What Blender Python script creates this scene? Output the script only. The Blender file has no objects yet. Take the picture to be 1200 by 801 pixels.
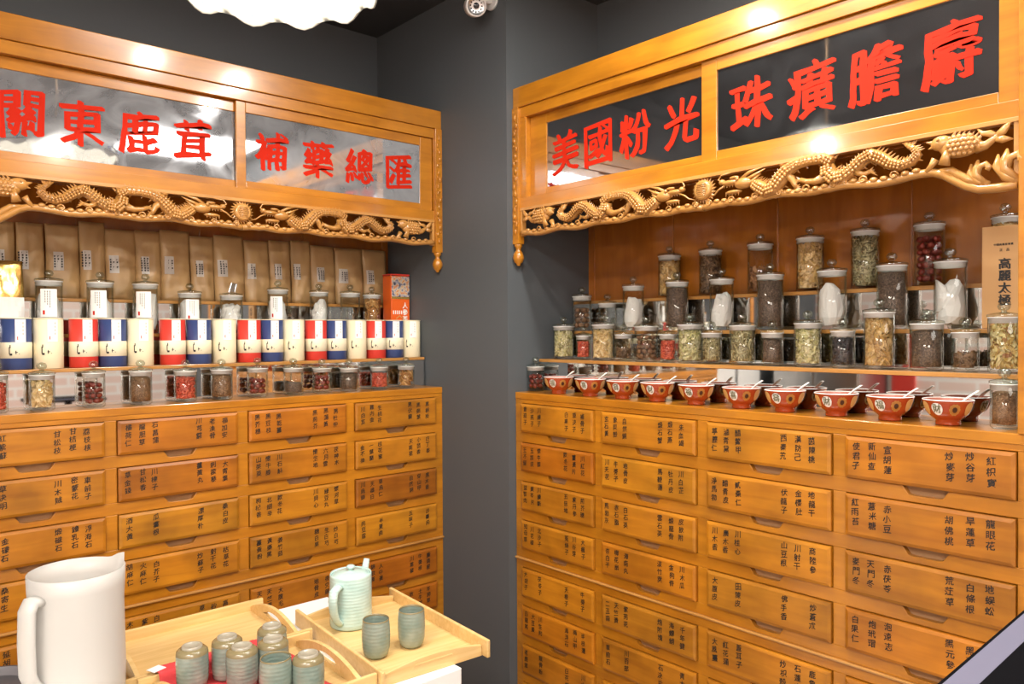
import bpy, bmesh, math, random
from mathutils import Vector, Matrix, noise

random.seed(7)
PI = math.pi
C = bpy.context.scene.collection
SC = bpy.context.scene

# ------------------------------------------------------------------ camera
YL, XR = 0.37, 0.0337          # front planes of the two cabinets
cam_d = bpy.data.cameras.new('camera'); cam = bpy.data.objects.new('camera', cam_d); C.objects.link(cam)
_th, _pi, _ro = 0.846986, -0.013751, -0.005778
_fw = Vector((math.cos(_pi)*math.cos(_th), math.cos(_pi)*math.sin(_th), math.sin(_pi)))
_r0 = Vector((math.sin(_th), -math.cos(_th), 0)); _u0 = _r0.cross(_fw)
_r = math.cos(_ro)*_r0 + math.sin(_ro)*_u0; _u = -math.sin(_ro)*_r0 + math.cos(_ro)*_u0
CAM = Vector((-1.680256, -1.922059, 1.5))
m = Matrix((_r, _u, -_fw)).transposed().to_4x4(); m.translation = CAM
cam.matrix_world = m
cam_d.sensor_width = 36; cam_d.lens = 900.15/1200*36; cam_d.clip_start = 0.02
SC.camera = cam

def ray(px, py): return _fw + _r*((px-600)/900.15) + _u*((400.5-py)/900.15)
def on_x(px, py, x): d = ray(px, py); return CAM + d*((x-CAM.x)/d.x)
def on_y(px, py, y): d = ray(px, py); return CAM + d*((y-CAM.y)/d.y)
def on_z(px, py, z): d = ray(px, py); return CAM + d*((z-CAM.z)/d.z)

# ------------------------------------------------------------------ world, light, exposure
SC.view_settings.view_transform = 'Standard'; SC.view_settings.look = 'None'
SC.view_settings.gamma = 1.0; SC.view_settings.use_curve_mapping = False
SC.view_settings.exposure = 0.3
SC.cycles.transparent_max_bounces = 40; SC.cycles.max_bounces = 9; SC.cycles.glossy_bounces = 6
SC.cycles.diffuse_bounces = 3; SC.cycles.transmission_bounces = 8
SC.cycles.caustics_reflective = False; SC.cycles.caustics_refractive = False
SC.cycles.sample_clamp_indirect = 4
w = bpy.data.worlds.new('room_air'); SC.world = w; w.use_nodes = True
w.node_tree.nodes['Background'].inputs[0].default_value = (1.0, 0.97, 0.93, 1)
w.node_tree.nodes['Background'].inputs[1].default_value = 0.25

def area(name, loc, size, power, color=(1, .95, .88), target=None, shape='DISK', spread=PI):
    l = bpy.data.lights.new(name, 'AREA'); l.shape = shape; l.size = size; l.energy = power; l.color = color; l.spread = spread
    o = bpy.data.objects.new(name, l); C.objects.link(o); o.location = loc
    d = (Vector(target) - Vector(loc)) if target else Vector((0, 0, -1))
    o.rotation_euler = d.to_track_quat('-Z', 'Y').to_euler()
    return o
# ceiling downlights over the aisle in front of the cabinets
for x, y, p in ((-.66, -.82, 10), (-.26, -.88, 10), (-.22, -1.27, 10), (-.91, -.37, 6)):
    area('downlight', (x, y, 2.67), .07, p)
area('ceiling_fill', (0.0, -2.25, 2.67), .7, 13, (1, .96, .90), shape='SQUARE')  # placed from the bright streak in the left sign mirror
area('ceiling_fill', (-2.55, -1.5, 2.67), .8, 48, (1, .95, .88), shape='SQUARE')  # added fill light behind the viewpoint, no fixture known there
area('ceiling_fill', (-2.3, -3.0, 2.67), 1.0, 62, (1, .97, .93), shape='SQUARE')  # second added fill light, farther back, also without a known fixture

# ------------------------------------------------------------------ mesh builder
class MB:
    def __init__(s): s.v = []; s.f = []; s.sm = []; s.mi = []; s.mat = 0
    def face(s, idx, smooth=False): s.f.append(tuple(idx)); s.sm.append(smooth); s.mi.append(s.mat)
    def add(s, vs): n = len(s.v); s.v.extend([tuple(v) for v in vs]); return n
    def box(s, x0, x1, y0, y1, z0, z1):
        n = s.add([(x0,y0,z0),(x1,y0,z0),(x1,y1,z0),(x0,y1,z0),(x0,y0,z1),(x1,y0,z1),(x1,y1,z1),(x0,y1,z1)])
        for q in ((0,3,2,1),(4,5,6,7),(0,1,5,4),(1,2,6,5),(2,3,7,6),(3,0,4,7)): s.face([n+i for i in q])
        return s
    def prism(s, poly, y0, y1):        # polygon in x,z counter-clockwise seen from -y, from y0 (front) to y1
        k = len(poly); a = s.add([(x, y0, z) for x, z in poly]); b = s.add([(x, y1, z) for x, z in poly])
        s.face([a+i for i in range(k)]); s.face([b+k-1-i for i in range(k)])
        for i in range(k): j = (i+1) % k; s.face([a+i, b+i, b+j, a+j])
        return s
    def slab(s, poly, z0, z1):         # polygon in x,y
        k = len(poly); a = s.add([(x, y, z0) for x, y in poly]); b = s.add([(x, y, z1) for x, y in poly])
        s.face([b+i for i in range(k)]); s.face([a+k-1-i for i in range(k)])
        for i in range(k): j = (i+1) % k; s.face([a+i, a+j, b+j, b+i])
        return s
    def lathe(s, prof, seg=32, c=(0,0,0), smooth=True, rough=None):
        rings = []
        for r, z in prof:
            if r < 1e-6: rings.append([s.add([(c[0], c[1], c[2]+z)])])
            else:
                n = s.add([(c[0]+r*math.cos(2*PI*i/seg), c[1]+r*math.sin(2*PI*i/seg), c[2]+z) for i in range(seg)])
                rings.append([n+i for i in range(seg)])
        for A, B in zip(rings, rings[1:]):
            for i in range(seg):
                j = (i+1) % seg
                if len(A) == 1 and len(B) == 1: continue
                if len(A) == 1: s.face([A[0], B[j], B[i]], smooth)
                elif len(B) == 1: s.face([A[i], A[j], B[0]], smooth)
                else: s.face([A[i], A[j], B[j], B[i]], smooth)
        return s
    def tube(s, path, radii, seg=8, flat=1.0, axis=Vector((0,1,0)), smooth=True, cap=True):
        P = [Vector(p) for p in path]; n = len(P)
        if not hasattr(radii, '__len__'): radii = [radii]*n
        rings = []
        for i, p in enumerate(P):
            t = (P[min(i+1, n-1)] - P[max(i-1, 0)]).normalized()
            a = axis - t*axis.dot(t)
            if a.length < 1e-4: a = Vector((1,0,0)) - t*t.x
            a.normalize(); b = t.cross(a)
            k = s.add([p + (a*math.cos(2*PI*j/seg)*flat + b*math.sin(2*PI*j/seg))*radii[i] for j in range(seg)])
            rings.append(k)
        for A, B in zip(rings, rings[1:]):
            for j in range(seg): q = (j+1) % seg; s.face([A+j, A+q, B+q, B+j], smooth)
        if cap: s.face([rings[0]+seg-1-j for j in range(seg)]); s.face([rings[-1]+j for j in range(seg)])
        return s
    def ball(s, c, r, seg=10, rings=7, mtx=None, smooth=True):
        if not hasattr(r, '__len__'): r = (r, r, r)
        c = Vector(c); vs = []
        for i in range(1, rings):
            a = PI*i/rings
            for j in range(seg):
                b = 2*PI*j/seg
                p = Vector((r[0]*math.sin(a)*math.cos(b), r[1]*math.sin(a)*math.sin(b), r[2]*math.cos(a)))
                vs.append(c + (mtx @ p if mtx else p))
        top = Vector((0,0,r[2])); bot = -top
        n = s.add(vs); t = s.add([c + (mtx @ top if mtx else top)]); o = s.add([c + (mtx @ bot if mtx else bot)])
        for i in range(rings-2):
            for j in range(seg):
                q = (j+1) % seg; s.face([n+i*seg+j, n+(i+1)*seg+j, n+(i+1)*seg+q, n+i*seg+q], smooth)
        for j in range(seg):
            q = (j+1) % seg
            s.face([t, n+j, n+q], smooth); s.face([o, n+(rings-2)*seg+q, n+(rings-2)*seg+j], smooth)
        return s
    def cone(s, a, b, r, seg=6, flat=1.0):
        return s.tube([a, b], [r, r*.08], seg, flat, smooth=False)
    def mesh(s, name, mats):
        me = bpy.data.meshes.new(name); me.from_pydata(s.v, [], s.f)
        me.polygons.foreach_set('use_smooth', s.sm); me.polygons.foreach_set('material_index', s.mi)
        for x in (mats if isinstance(mats, (list, tuple)) else [mats]): me.materials.append(x)
        me.update(); return me
    def build(s, name, mats, parent=None, bevel=0, seg=2, loc=None, **kw):
        o = bpy.data.objects.new(name, s.mesh(name, mats)); C.objects.link(o)
        if parent: o.parent = parent
        if loc: o.location = loc
        if bevel:
            b = o.modifiers.new('bevel', 'BEVEL'); b.width = bevel; b.segments = seg; b.limit_method = 'ANGLE'; b.angle_limit = .7
            b.harden_normals = False
        for k, v in kw.items(): o[k] = v
        return o
def put(name, me, parent=None, loc=(0,0,0), rot=None):
    o = bpy.data.objects.new(name, me); C.objects.link(o); o.location = loc
    if parent: o.parent = parent
    if rot: o.rotation_euler = rot
    return o
def tag(o, label, cat, group=None, kind=None):
    o['label'] = label; o['category'] = cat
    if group: o['group'] = group
    if kind: o['kind'] = kind
    return o
def thing(name, label, cat, loc=(0,0,0), rz=0, group=None):
    o = bpy.data.objects.new(name, None); C.objects.link(o); o.empty_display_size = .02
    o.location = loc; o.rotation_euler = (0, 0, rz); return tag(o, label, cat, group)
def copy_thing(root, loc, label, rz=None, group=None):
    r = root.copy(); C.objects.link(r); r.location = loc
    if rz is not None: r.rotation_euler = (0, 0, rz)
    r['label'] = label
    if group: r['group'] = group
    for ch in list(root.children):
        c = ch.copy(); C.objects.link(c); c.parent = r
        for g in list(ch.children): d = g.copy(); C.objects.link(d); d.parent = c
    return r

# ------------------------------------------------------------------ materials
def srgb(r, g, b):
    f = lambda c: (c/255/12.92) if c/255 <= .04045 else ((c/255+.055)/1.055)**2.4
    return (f(r), f(g), f(b), 1)
def mat(name):
    x = bpy.data.materials.new(name); x.use_nodes = True
    return x, x.node_tree.nodes, x.node_tree.links, x.node_tree.nodes['Principled BSDF']
def plain(name, col, rough=.5, metal=0, coat=0, bump=0, bscale=200, **kw):
    x, N, L, P = mat(name)
    P.inputs['Base Color'].default_value = col; P.inputs['Roughness'].default_value = rough
    P.inputs['Metallic'].default_value = metal; P.inputs['Coat Weight'].default_value = coat
    P.inputs['Coat Roughness'].default_value = .08
    for k, v in kw.items(): P.inputs[k.replace('_', ' ')].default_value = v
    if bump:
        t = N.new('ShaderNodeTexCoord'); n = N.new('ShaderNodeTexNoise'); n.inputs['Scale'].default_value = bscale
        b = N.new('ShaderNodeBump'); b.inputs['Strength'].default_value = bump; b.inputs['Distance'].default_value = .002
        L.new(t.outputs['Object'], n.inputs['Vector']); L.new(n.outputs['Fac'], b.inputs['Height']); L.new(b.outputs['Normal'], P.inputs['Normal'])
    return x
def wood(name, dark, light, scale=(1.6, 14, 14), rough=.28, coat=.5, blotch=.25, tint=False, sheen_bump=.05):
    x, N, L, P = mat(name)
    tc = N.new('ShaderNodeTexCoord'); mp = N.new('ShaderNodeMapping'); mp.inputs['Scale'].default_value = scale
    oi = N.new('ShaderNodeObjectInfo'); mul = N.new('ShaderNodeVectorMath'); mul.operation = 'SCALE'
    mul.inputs[0].default_value = (37, 17, 23); L.new(oi.outputs['Random'], mul.inputs['Scale'])
    add = N.new('ShaderNodeVectorMath'); L.new(tc.outputs['Object'], add.inputs[0]); L.new(mul.outputs[0], add.inputs[1])
    L.new(add.outputs[0], mp.inputs['Vector'])
    n1 = N.new('ShaderNodeTexNoise'); n1.inputs['Scale'].default_value = 3.0; n1.inputs['Detail'].default_value = 6; n1.inputs['Distortion'].default_value = .6
    L.new(mp.outputs[0], n1.inputs['Vector'])
    n2 = N.new('ShaderNodeTexNoise'); n2.inputs['Scale'].default_value = 7; n2.inputs['Detail'].default_value = 3
    L.new(add.outputs[0], n2.inputs['Vector'])
    cr = N.new('ShaderNodeValToRGB'); cr.color_ramp.elements[0].position = .3; cr.color_ramp.elements[1].position = .7
    cr.color_ramp.elements[0].color = dark; cr.color_ramp.elements[1].color = light
    L.new(n1.outputs['Fac'], cr.inputs['Fac'])
    r2 = N.new('ShaderNodeMapRange'); r2.inputs['From Min'].default_value = .35; r2.inputs['From Max'].default_value = .7
    r2.inputs['To Min'].default_value = 1.0; r2.inputs['To Max'].default_value = 1.0-blotch
    L.new(n2.outputs['Fac'], r2.inputs['Value'])
    mx = N.new('ShaderNodeMix'); mx.data_type = 'RGBA'; mx.blend_type = 'MULTIPLY'; mx.inputs['Factor'].default_value = 1
    L.new(cr.outputs['Color'], mx.inputs['A']); L.new(r2.outputs['Result'], mx.inputs['B'])
    out = mx.outputs['Result']
    if tint:
        m2 = N.new('ShaderNodeMix'); m2.data_type = 'RGBA'; m2.blend_type = 'MULTIPLY'; m2.inputs['Factor'].default_value = 1
        L.new(out, m2.inputs['A']); L.new(oi.outputs['Color'], m2.inputs['B']); out = m2.outputs['Result']
    L.new(out, P.inputs['Base Color'])
    P.inputs['Roughness'].default_value = rough; P.inputs['Coat Weight'].default_value = coat; P.inputs['Coat Roughness'].default_value = .12
    b = N.new('ShaderNodeBump'); b.inputs['Strength'].default_value = sheen_bump; b.inputs['Distance'].default_value = .002
    L.new(n1.outputs['Fac'], b.inputs['Height']); L.new(b.outputs['Normal'], P.inputs['Normal'])
    return x
def glass(name, tint=(.985,.99,.985), edge=(.45,.52,.47), base=.03, power=.5):
    x, N, L, P = mat(name); N.remove(P); out = N['Material Output']
    lw = N.new('ShaderNodeLayerWeight'); lw.inputs['Blend'].default_value = power
    tr = N.new('ShaderNodeBsdfTransparent'); gl = N.new('ShaderNodeBsdfGlossy'); gl.inputs['Roughness'].default_value = .03
    gl.inputs['Color'].default_value = (.95, .97, .95, 1)
    cr = N.new('ShaderNodeValToRGB'); cr.color_ramp.elements[0].color = (*tint, 1); cr.color_ramp.elements[1].color = (*edge, 1)
    cr.color_ramp.elements[0].position = .62; cr.color_ramp.elements[1].position = .97
    L.new(lw.outputs['Facing'], cr.inputs['Fac']); L.new(cr.outputs['Color'], tr.inputs['Color'])
    pw = N.new('ShaderNodeMath'); pw.operation = 'POWER'; pw.inputs[1].default_value = 4.5; L.new(lw.outputs['Facing'], pw.inputs[0])
    mr = N.new('ShaderNodeMapRange'); mr.inputs['To Min'].default_value = base; mr.inputs['To Max'].default_value = .75
    L.new(pw.outputs[0], mr.inputs['Value'])
    ms = N.new('ShaderNodeMixShader'); L.new(mr.outputs[0], ms.inputs[0]); L.new(tr.outputs[0], ms.inputs[1]); L.new(gl.outputs[0], ms.inputs[2])
    L.new(ms.outputs[0], out.inputs[0]); return x
def islands(name, cols, rough=.6, bump=0, bscale=300):     # every small piece takes its own tone
    x, N, L, P = mat(name); g = N.new('ShaderNodeNewGeometry'); cr = N.new('ShaderNodeValToRGB'); cr.color_ramp.interpolation = 'LINEAR'
    e = cr.color_ramp.elements
    while len(e) < len(cols): e.new(.5)
    for i, c in enumerate(cols): e[i].position = i/(len(cols)-1); e[i].color = c
    L.new(g.outputs['Random Per Island'], cr.inputs['Fac']); L.new(cr.outputs['Color'], P.inputs['Base Color'])
    P.inputs['Roughness'].default_value = rough
    if bump:
        t = N.new('ShaderNodeTexCoord'); n = N.new('ShaderNodeTexNoise'); n.inputs['Scale'].default_value = bscale
        b = N.new('ShaderNodeBump'); b.inputs['Strength'].default_value = bump; b.inputs['Distance'].default_value = .002
        L.new(t.outputs['Object'], n.inputs['Vector']); L.new(n.outputs['Fac'], b.inputs['Height']); L.new(b.outputs['Normal'], P.inputs['Normal'])
    return x
def grain(name, a, b, scale=320, rough=.7):                # tiny seeds
    x, N, L, P = mat(name); t = N.new('ShaderNodeTexCoord'); v = N.new('ShaderNodeTexVoronoi'); v.inputs['Scale'].default_value = scale
    L.new(t.outputs['Object'], v.inputs['Vector']); cr = N.new('ShaderNodeValToRGB')
    cr.color_ramp.elements[0].color = a; cr.color_ramp.elements[1].color = b
    sp = N.new('ShaderNodeSeparateColor'); L.new(v.outputs['Color'], sp.inputs[0]); L.new(sp.outputs[0], cr.inputs['Fac'])
    L.new(cr.outputs['Color'], P.inputs['Base Color']); P.inputs['Roughness'].default_value = rough
    bp = N.new('ShaderNodeBump'); bp.inputs['Strength'].default_value = .9; bp.inputs['Distance'].default_value = .002; bp.invert = True
    L.new(v.outputs['Distance'], bp.inputs['Height']); L.new(bp.outputs['Normal'], P.inputs['Normal']); return x
def mirror(name, col, rough, spots=0, grey_mix=0):
    x, N, L, P = mat(name); P.inputs['Metallic'].default_value = 1; P.inputs['Roughness'].default_value = rough
    if spots:
        t = N.new('ShaderNodeTexCoord'); n = N.new('ShaderNodeTexNoise'); n.inputs['Scale'].default_value = 9; n.inputs['Detail'].default_value = 8; n.inputs['Distortion'].default_value = 1.2
        L.new(t.outputs['Object'], n.inputs['Vector'])
        cr = N.new('ShaderNodeValToRGB'); cr.color_ramp.elements[0].position = .35; cr.color_ramp.elements[1].position = .75
        cr.color_ramp.elements[0].color = col; cr.color_ramp.elements[1].color = tuple(min(1, c*.8+.02) for c in col[:3]) + (1,)
        L.new(n.outputs['Fac'], cr.inputs['Fac']); L.new(cr.outputs['Color'], P.inputs['Base Color'])
        mr = N.new('ShaderNodeMapRange'); mr.inputs['From Min'].default_value = .45; mr.inputs['From Max'].default_value = .8
        mr.inputs['To Min'].default_value = rough; mr.inputs['To Max'].default_value = rough+spots
        L.new(n.outputs['Fac'], mr.inputs['Value']); L.new(mr.outputs[0], P.inputs['Roughness'])
        if grey_mix:
            df = N.new('ShaderNodeBsdfDiffuse'); df.inputs['Color'].default_value = (.55, .57, .60, 1); ms = N.new('ShaderNodeMixShader')  # even grey diffuse layer, blended over the mirror by noise
            m2 = N.new('ShaderNodeMapRange'); m2.inputs['From Min'].default_value = .3; m2.inputs['From Max'].default_value = .7; m2.inputs['To Min'].default_value = grey_mix*.6; m2.inputs['To Max'].default_value = grey_mix*1.5
            L.new(n.outputs['Fac'], m2.inputs['Value']); L.new(m2.outputs[0], ms.inputs[0]); L.new(P.outputs[0], ms.inputs[1]); L.new(df.outputs[0], ms.inputs[2]); L.new(ms.outputs[0], N['Material Output'].inputs[0])
    else: P.inputs['Base Color'].default_value = col
    return x

W_D, W_L = (.40, .142, .008, 1), (.54, .212, .013, 1)
M = {}
M['wood'] = wood('honey varnished wood', W_D, W_L)
M['drawer'] = wood('drawer front wood', (.41, .145, .008, 1), (.56, .222, .013, 1), blotch=.4, tint=True, rough=.4, coat=.2)
M['carve'] = wood('carved wood', (.44, .20, .045, 1), (.56, .28, .075, 1), scale=(3, 9, 9), rough=.3, coat=.5, blotch=.15)
M['back'] = wood('back panel wood', (.31, .092, .008, 1), (.42, .14, .014, 1), scale=(9, 9, 1.2), rough=.22, coat=.6)
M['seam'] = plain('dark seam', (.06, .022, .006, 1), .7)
M['notch'] = plain('raw wood in the finger notch', (.36, .20, .09, 1), .7)
M['edge'] = wood('shelf edge wood', (.40, .18, .04, 1), (.52, .26, .07, 1), blotch=.1)
M['mirror'] = mirror('step mirror', (.80, .81, .80, 1), .03)
M['sign_glass_L'] = mirror('greyed sign mirror', (.52, .53, .55, 1), .035, .08, .24)  # carries much more of the grey layer than the right sign
M['sign_glass_R'] = mirror('old sign mirror', (.52, .53, .55, 1), .03, .06, .018)
M['red_paint'] = plain('red sign paint', (.52, .020, .006, 1), .7, Specular_IOR_Level=.1)
M['ink'] = plain('black ink', (.012, .009, .007, 1), .6)
M['grey'] = plain('charcoal wall paint', (.080, .091, .099, 1), .55, bump=.15, bscale=60)
M['ceil'] = plain('dark ceiling paint', (.045, .046, .05, 1), .6, bump=.1, bscale=40)
M['floor'] = plain('floor tile', (.22, .20, .18, 1), .4, bump=.05, bscale=20)
M['plaster'] = plain('pale plaster', (.62, .60, .57, 1), .8)
M['white'] = plain('white laminate', (.85, .84, .81, 1), .35)
M['paper'] = plain('white paper label', (.86, .85, .82, 1), .7)
M['glass'] = glass('clear jar glass')
M['knob'] = glass('solid glass knob', (.80, .84, .80), (.14, .17, .15), .16, .5)
M['lid'] = glass('thick lid glass', (.90, .93, .90), (.22, .27, .23), .13, .5)
M['seal'] = plain('frosted seal', (.92, .92, .89, 1), .35, Alpha=.86)
M['bowl'] = plain('red lacquer', (.36, .052, .013, 1), .25, coat=.6)
M['bowl_in'] = plain('pink bowl lining', (.36, .13, .09, 1), .3)
M['olive'] = plain('olive medallion writing', (.16, .15, .07, 1), .5)
M['gold_oval'] = plain('gold leaf medallion', (.62, .36, .12, 1), .4)
M['petal_gold'] = plain('bronze petals', (.40, .17, .035, 1), .4)
M['black_flower'] = plain('dark flower', (.05, .015, .008, 1), .4)
M['porcelain'] = plain('white porcelain', (.82, .80, .74, 1), .2, coat=.4)
M['can_red'] = plain('red canister paper', (.62, .045, .03, 1), .45)
M['can_blue'] = plain('navy canister paper', (.035, .058, .17, 1), .45)
M['can_cream'] = plain('cream canister paper', (.82, .73, .50, 1), .45)
M['cream_band'] = plain('cream band', (.84, .77, .56, 1), .45)
M['kraft'] = plain('brown kraft paper', (.43, .27, .115, 1), .42, bump=.9, bscale=30)
M['label_grey'] = plain('label paper', (.55, .52, .47, 1), .6)
M['gold'] = plain('gold foil', (.80, .55, .16, 1), .22, metal=.85, bump=.4, bscale=18)
M['bamboo'] = wood('bamboo tray', (.66, .42, .15, 1), (.78, .54, .24, 1), scale=(2, 30, 30), rough=.4, coat=.1, blotch=.12)
M['cloth'] = plain('red cloth', (.60, .045, .05, 1), .8, bump=.2, bscale=300)
M['pitcher'] = plain('frosted plastic', (.66, .65, .615, 1), .4, Alpha=.68)
M['dark_ceramic'] = plain('dark grey ceramic', (.06, .055, .058, 1), .35, bump=.1, bscale=80)
M['plastic_white'] = plain('white plastic', (.75, .75, .74, 1), .35)
M['black_plastic'] = plain('black plastic', (.004, .004, .005, 1), .8, Specular_IOR_Level=.03)
M['lens'] = plain('dark lens', (.02, .02, .025, 1), .1, coat=.5)
M['chrome'] = plain('brushed metal', (.6, .6, .6, 1), .3, metal=1)
M['lavender'] = plain('pale screen border', (.15, .145, .20, 1), .6, Specular_IOR_Level=.1)
M['carton'] = plain('tan carton', (.52, .29, .11, 1), .5)
M['tin_red'] = plain('orange red tin', (.75, .12, .015, 1), .3, coat=.4)
M['cord'] = plain('brown cord', (.25, .15, .07, 1), .7)
M['bag_cloth'] = plain('white gauze', (.80, .79, .76, 1), .8, bump=.4, bscale=90)
def celadon(name, a, b, rim):
    x, N, L, P = mat(name); t = N.new('ShaderNodeTexCoord'); n = N.new('ShaderNodeTexNoise'); n.inputs['Scale'].default_value = 28; n.inputs['Detail'].default_value = 4
    L.new(t.outputs['Object'], n.inputs['Vector']); cr = N.new('ShaderNodeValToRGB')
    cr.color_ramp.elements[0].color = a; cr.color_ramp.elements[1].color = b; cr.color_ramp.elements[0].position = .3; cr.color_ramp.elements[1].position = .7
    L.new(n.outputs['Fac'], cr.inputs['Fac'])
    P.inputs['Roughness'].default_value = .22; P.inputs['Coat Weight'].default_value = .5; L.new(cr.outputs['Color'], P.inputs['Base Color'])
    wv = N.new('ShaderNodeTexWave'); wv.bands_direction = 'Z'; wv.inputs['Scale'].default_value = 40; wv.inputs['Distortion'].default_value = 1.5; wv.inputs['Detail Scale'].default_value = .6
    L.new(t.outputs['Object'], wv.inputs['Vector']); bp = N.new('ShaderNodeBump'); bp.inputs['Strength'].default_value = .18; bp.inputs['Distance'].default_value = .0015
    L.new(wv.outputs['Fac'], bp.inputs['Height']); L.new(bp.outputs['Normal'], P.inputs['Normal']); return x
M['celadon'] = celadon('grey green glaze', (.17, .245, .21, 1), (.29, .335, .275, 1), None)
M['pot'] = celadon('pale celadon glaze', (.38, .56, .52, 1), (.52, .68, .63, 1), None)
M['rim'] = plain('brown glaze rim', (.22, .18, .09, 1), .25, coat=.5)
M['clay'] = plain('unglazed clay foot', (.33, .30, .23, 1), .35, coat=.3)
def brick(name):
    x, N, L, P = mat(name); t = N.new('ShaderNodeTexCoord'); b = N.new('ShaderNodeTexBrick')
    b.inputs['Color1'].default_value = (.72, .50, .43, 1); b.inputs['Color2'].default_value = (.80, .66, .58, 1); b.inputs['Mortar'].default_value = (.8, .76, .72, 1)
    b.inputs['Scale'].default_value = 1; b.inputs['Brick Width'].default_value = .22; b.inputs['Row Height'].default_value = .07; b.inputs['Mortar Size'].default_value = .01
    sx = N.new('ShaderNodeSeparateXYZ'); cx = N.new('ShaderNodeCombineXYZ'); ad = N.new('ShaderNodeMath')
    L.new(t.outputs['Object'], sx.inputs[0]); L.new(sx.outputs[0], ad.inputs[0]); L.new(sx.outputs[1], ad.inputs[1]); L.new(ad.outputs[0], cx.inputs[0]); L.new(sx.outputs[2], cx.inputs[1])
    L.new(cx.outputs[0], b.inputs['Vector']); L.new(b.outputs['Color'], P.inputs['Base Color']); P.inputs['Roughness'].default_value = .8; return x
M['brick'] = brick('whitewashed brick')

# ------------------------------------------------------------------ lettering
_G = {}
def glyph(ch, bold=.018):
    k = (ch, bold)
    if k in _G: return _G[k]
    cu = bpy.data.curves.new('t', 'FONT'); cu.body = ch; cu.size = 1; cu.offset = bold; cu.resolution_u = 4; cu.fill_mode = 'FRONT'
    o = bpy.data.objects.new('t', cu); C.objects.link(o)
    bpy.context.view_layer.update()
    dg = bpy.context.evaluated_depsgraph_get(); me = o.evaluated_get(dg).to_mesh()
    vs = [(v.co.x, v.co.y) for v in me.vertices]; fs = [tuple(p.vertices) for p in me.polygons]
    o.evaluated_get(dg).to_mesh_clear(); C.objects.unlink(o); bpy.data.objects.remove(o); bpy.data.curves.remove(cu)
    if vs:
        x0 = min(v[0] for v in vs); x1 = max(v[0] for v in vs); y0 = min(v[1] for v in vs); y1 = max(v[1] for v in vs)
        cx, cy = (x0+x1)/2, (y0+y1)/2; s = max(x1-x0, y1-y0)
        vs = [((x-cx)/s, (y-cy)/s) for x, y in vs]
    _G[k] = (vs, fs); return _G[k]
def write(mb, ch, x, z, size, y, bold=.018, slant=.10, wob=.0, aspect=1.0, seed=0):
    vs, fs = glyph(ch, 0); out = []
    for a, b in vs:
        if wob:
            q = noise.noise_vector(Vector((a*3+seed, b*3, seed*.7))); a += q.x*wob; b += q.y*wob
        out.append((x + (a*aspect)*size, y, z + (b + a*slant)*size))
    k = 1 if bold < .01 else (5 if bold >= .028 else 3)          # strokes widened along a slanted brush edge
    for q in range(k):
        t = (q-(k-1)/2)/max(1, (k-1)/2) if k > 1 else 0
        n = mb.add([(a+t*bold*size*.9, b-q*.00003, c-t*bold*size*.55) for a, b, c in out])
        for f in fs: mb.face([n+i for i in f])
def wrap_poly(mb, poly, R, cz=0, a0=0, seg=6):      # poly (angle*R, z) laid on a cylinder facing -y; poly as quads strip [(x0,x1,z0,z1)]
    for x0, x1, z0, z1 in poly:
        k = [x0+(x1-x0)*i/seg for i in range(seg+1)]
        n = mb.add([(R*math.sin(q/R+a0), -R*math.cos(q/R+a0), cz+z) for q in k for z in (z0, z1)])
        for i in range(seg): mb.face([n+2*i, n+2*i+2, n+2*i+3, n+2*i+1], True)

# ------------------------------------------------------------------ room shell
def struct(name, mb, m): o = mb.build(name, m); o['kind'] = 'structure'; return o
struct('floor', MB().box(-3.2, .6, -3.6, .95, -.05, 0), M['floor'])
struct('ceiling', MB().box(-3.2, .6, -3.6, .95, 2.70, 2.75), M['ceil'])
struct('wall_corner', MB().box(0, .6, 0, .95, 0, 2.70), M['grey'])
struct('wall_left', MB().box(-3.2, 0, .80, .95, 0, 2.70), M['grey'])
struct('wall_right', MB().box(.447, .6, -3.6, 0, 0, 2.70), M['grey'])
struct('wall_back', MB().box(-3.2, -3.05, -3.6, .80, 0, 2.70), M['brick'])
struct('wall_front', MB().box(-3.05, .447, -3.6, -3.45, 0, 2.70), M['brick'])

# ------------------------------------------------------------------ medicine cabinets
WID = 1.49
COLS = [(.0316, .3574), (.388, .7235), (.7555, 1.0918), (1.1226, 1.4583)]
ROWS = [1.262, 1.1326, 1.0034, .8742, .7157, .588, .460, .333]
DH = .096
TOP = 1.297
def drawer_mesh(wd, h):
    mb = MB(); e = .0075; y0, y1 = -.0068, -.0095
    x0, x1 = -wd/2, wd/2
    o = [(x0, 0), (x1, 0), (x1, h), (x0, h)]; i_ = [(x0+e, e), (x1-e, e), (x1-e, h-e), (x0+e, h-e)]
    a = mb.add([(x, .004, z) for x, z in o]); b = mb.add([(x, y0, z) for x, z in o]); c = mb.add([(x, y1, z) for x, z in i_])
    for k in range(4):
        j = (k+1) % 4; mb.face([a+k, a+j, b+j, b+k]); mb.face([b+k, b+j, c+j, c+k])
    mb.face([c, c+1, c+2, c+3]); mb.face([a+3, a+2, a+1, a])
    return mb.mesh('drawer', M['drawer'])
DM = [drawer_mesh(b-a, DH) for a, b in COLS]
FR6 = [.075, .178, .282, .655, .765, .872]
FR4 = [.075, .285, .655, .872]
def lettering(parent, wd, cols, seed):
    cols = cols.split()
    fr = FR6 if len(cols) == 6 else (FR4 if len(cols) == 4 else FR6[:3] + FR6[4:])
    mb = MB(); rnd = random.Random(seed)
    for f, c in zip(fr, cols):
        zt = DH*.80 + rnd.uniform(-.003, .003); jx = rnd.uniform(-.002, .002)
        for i, ch in enumerate(c):
            write(mb, ch, -wd/2 + f*wd + jx + rnd.uniform(-.0012, .0012), zt - i*.0222, .0176, -.0098, .024, .14, .07, .92, seed+i)
    return mb.build('lettering', M['ink'], parent)

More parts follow.
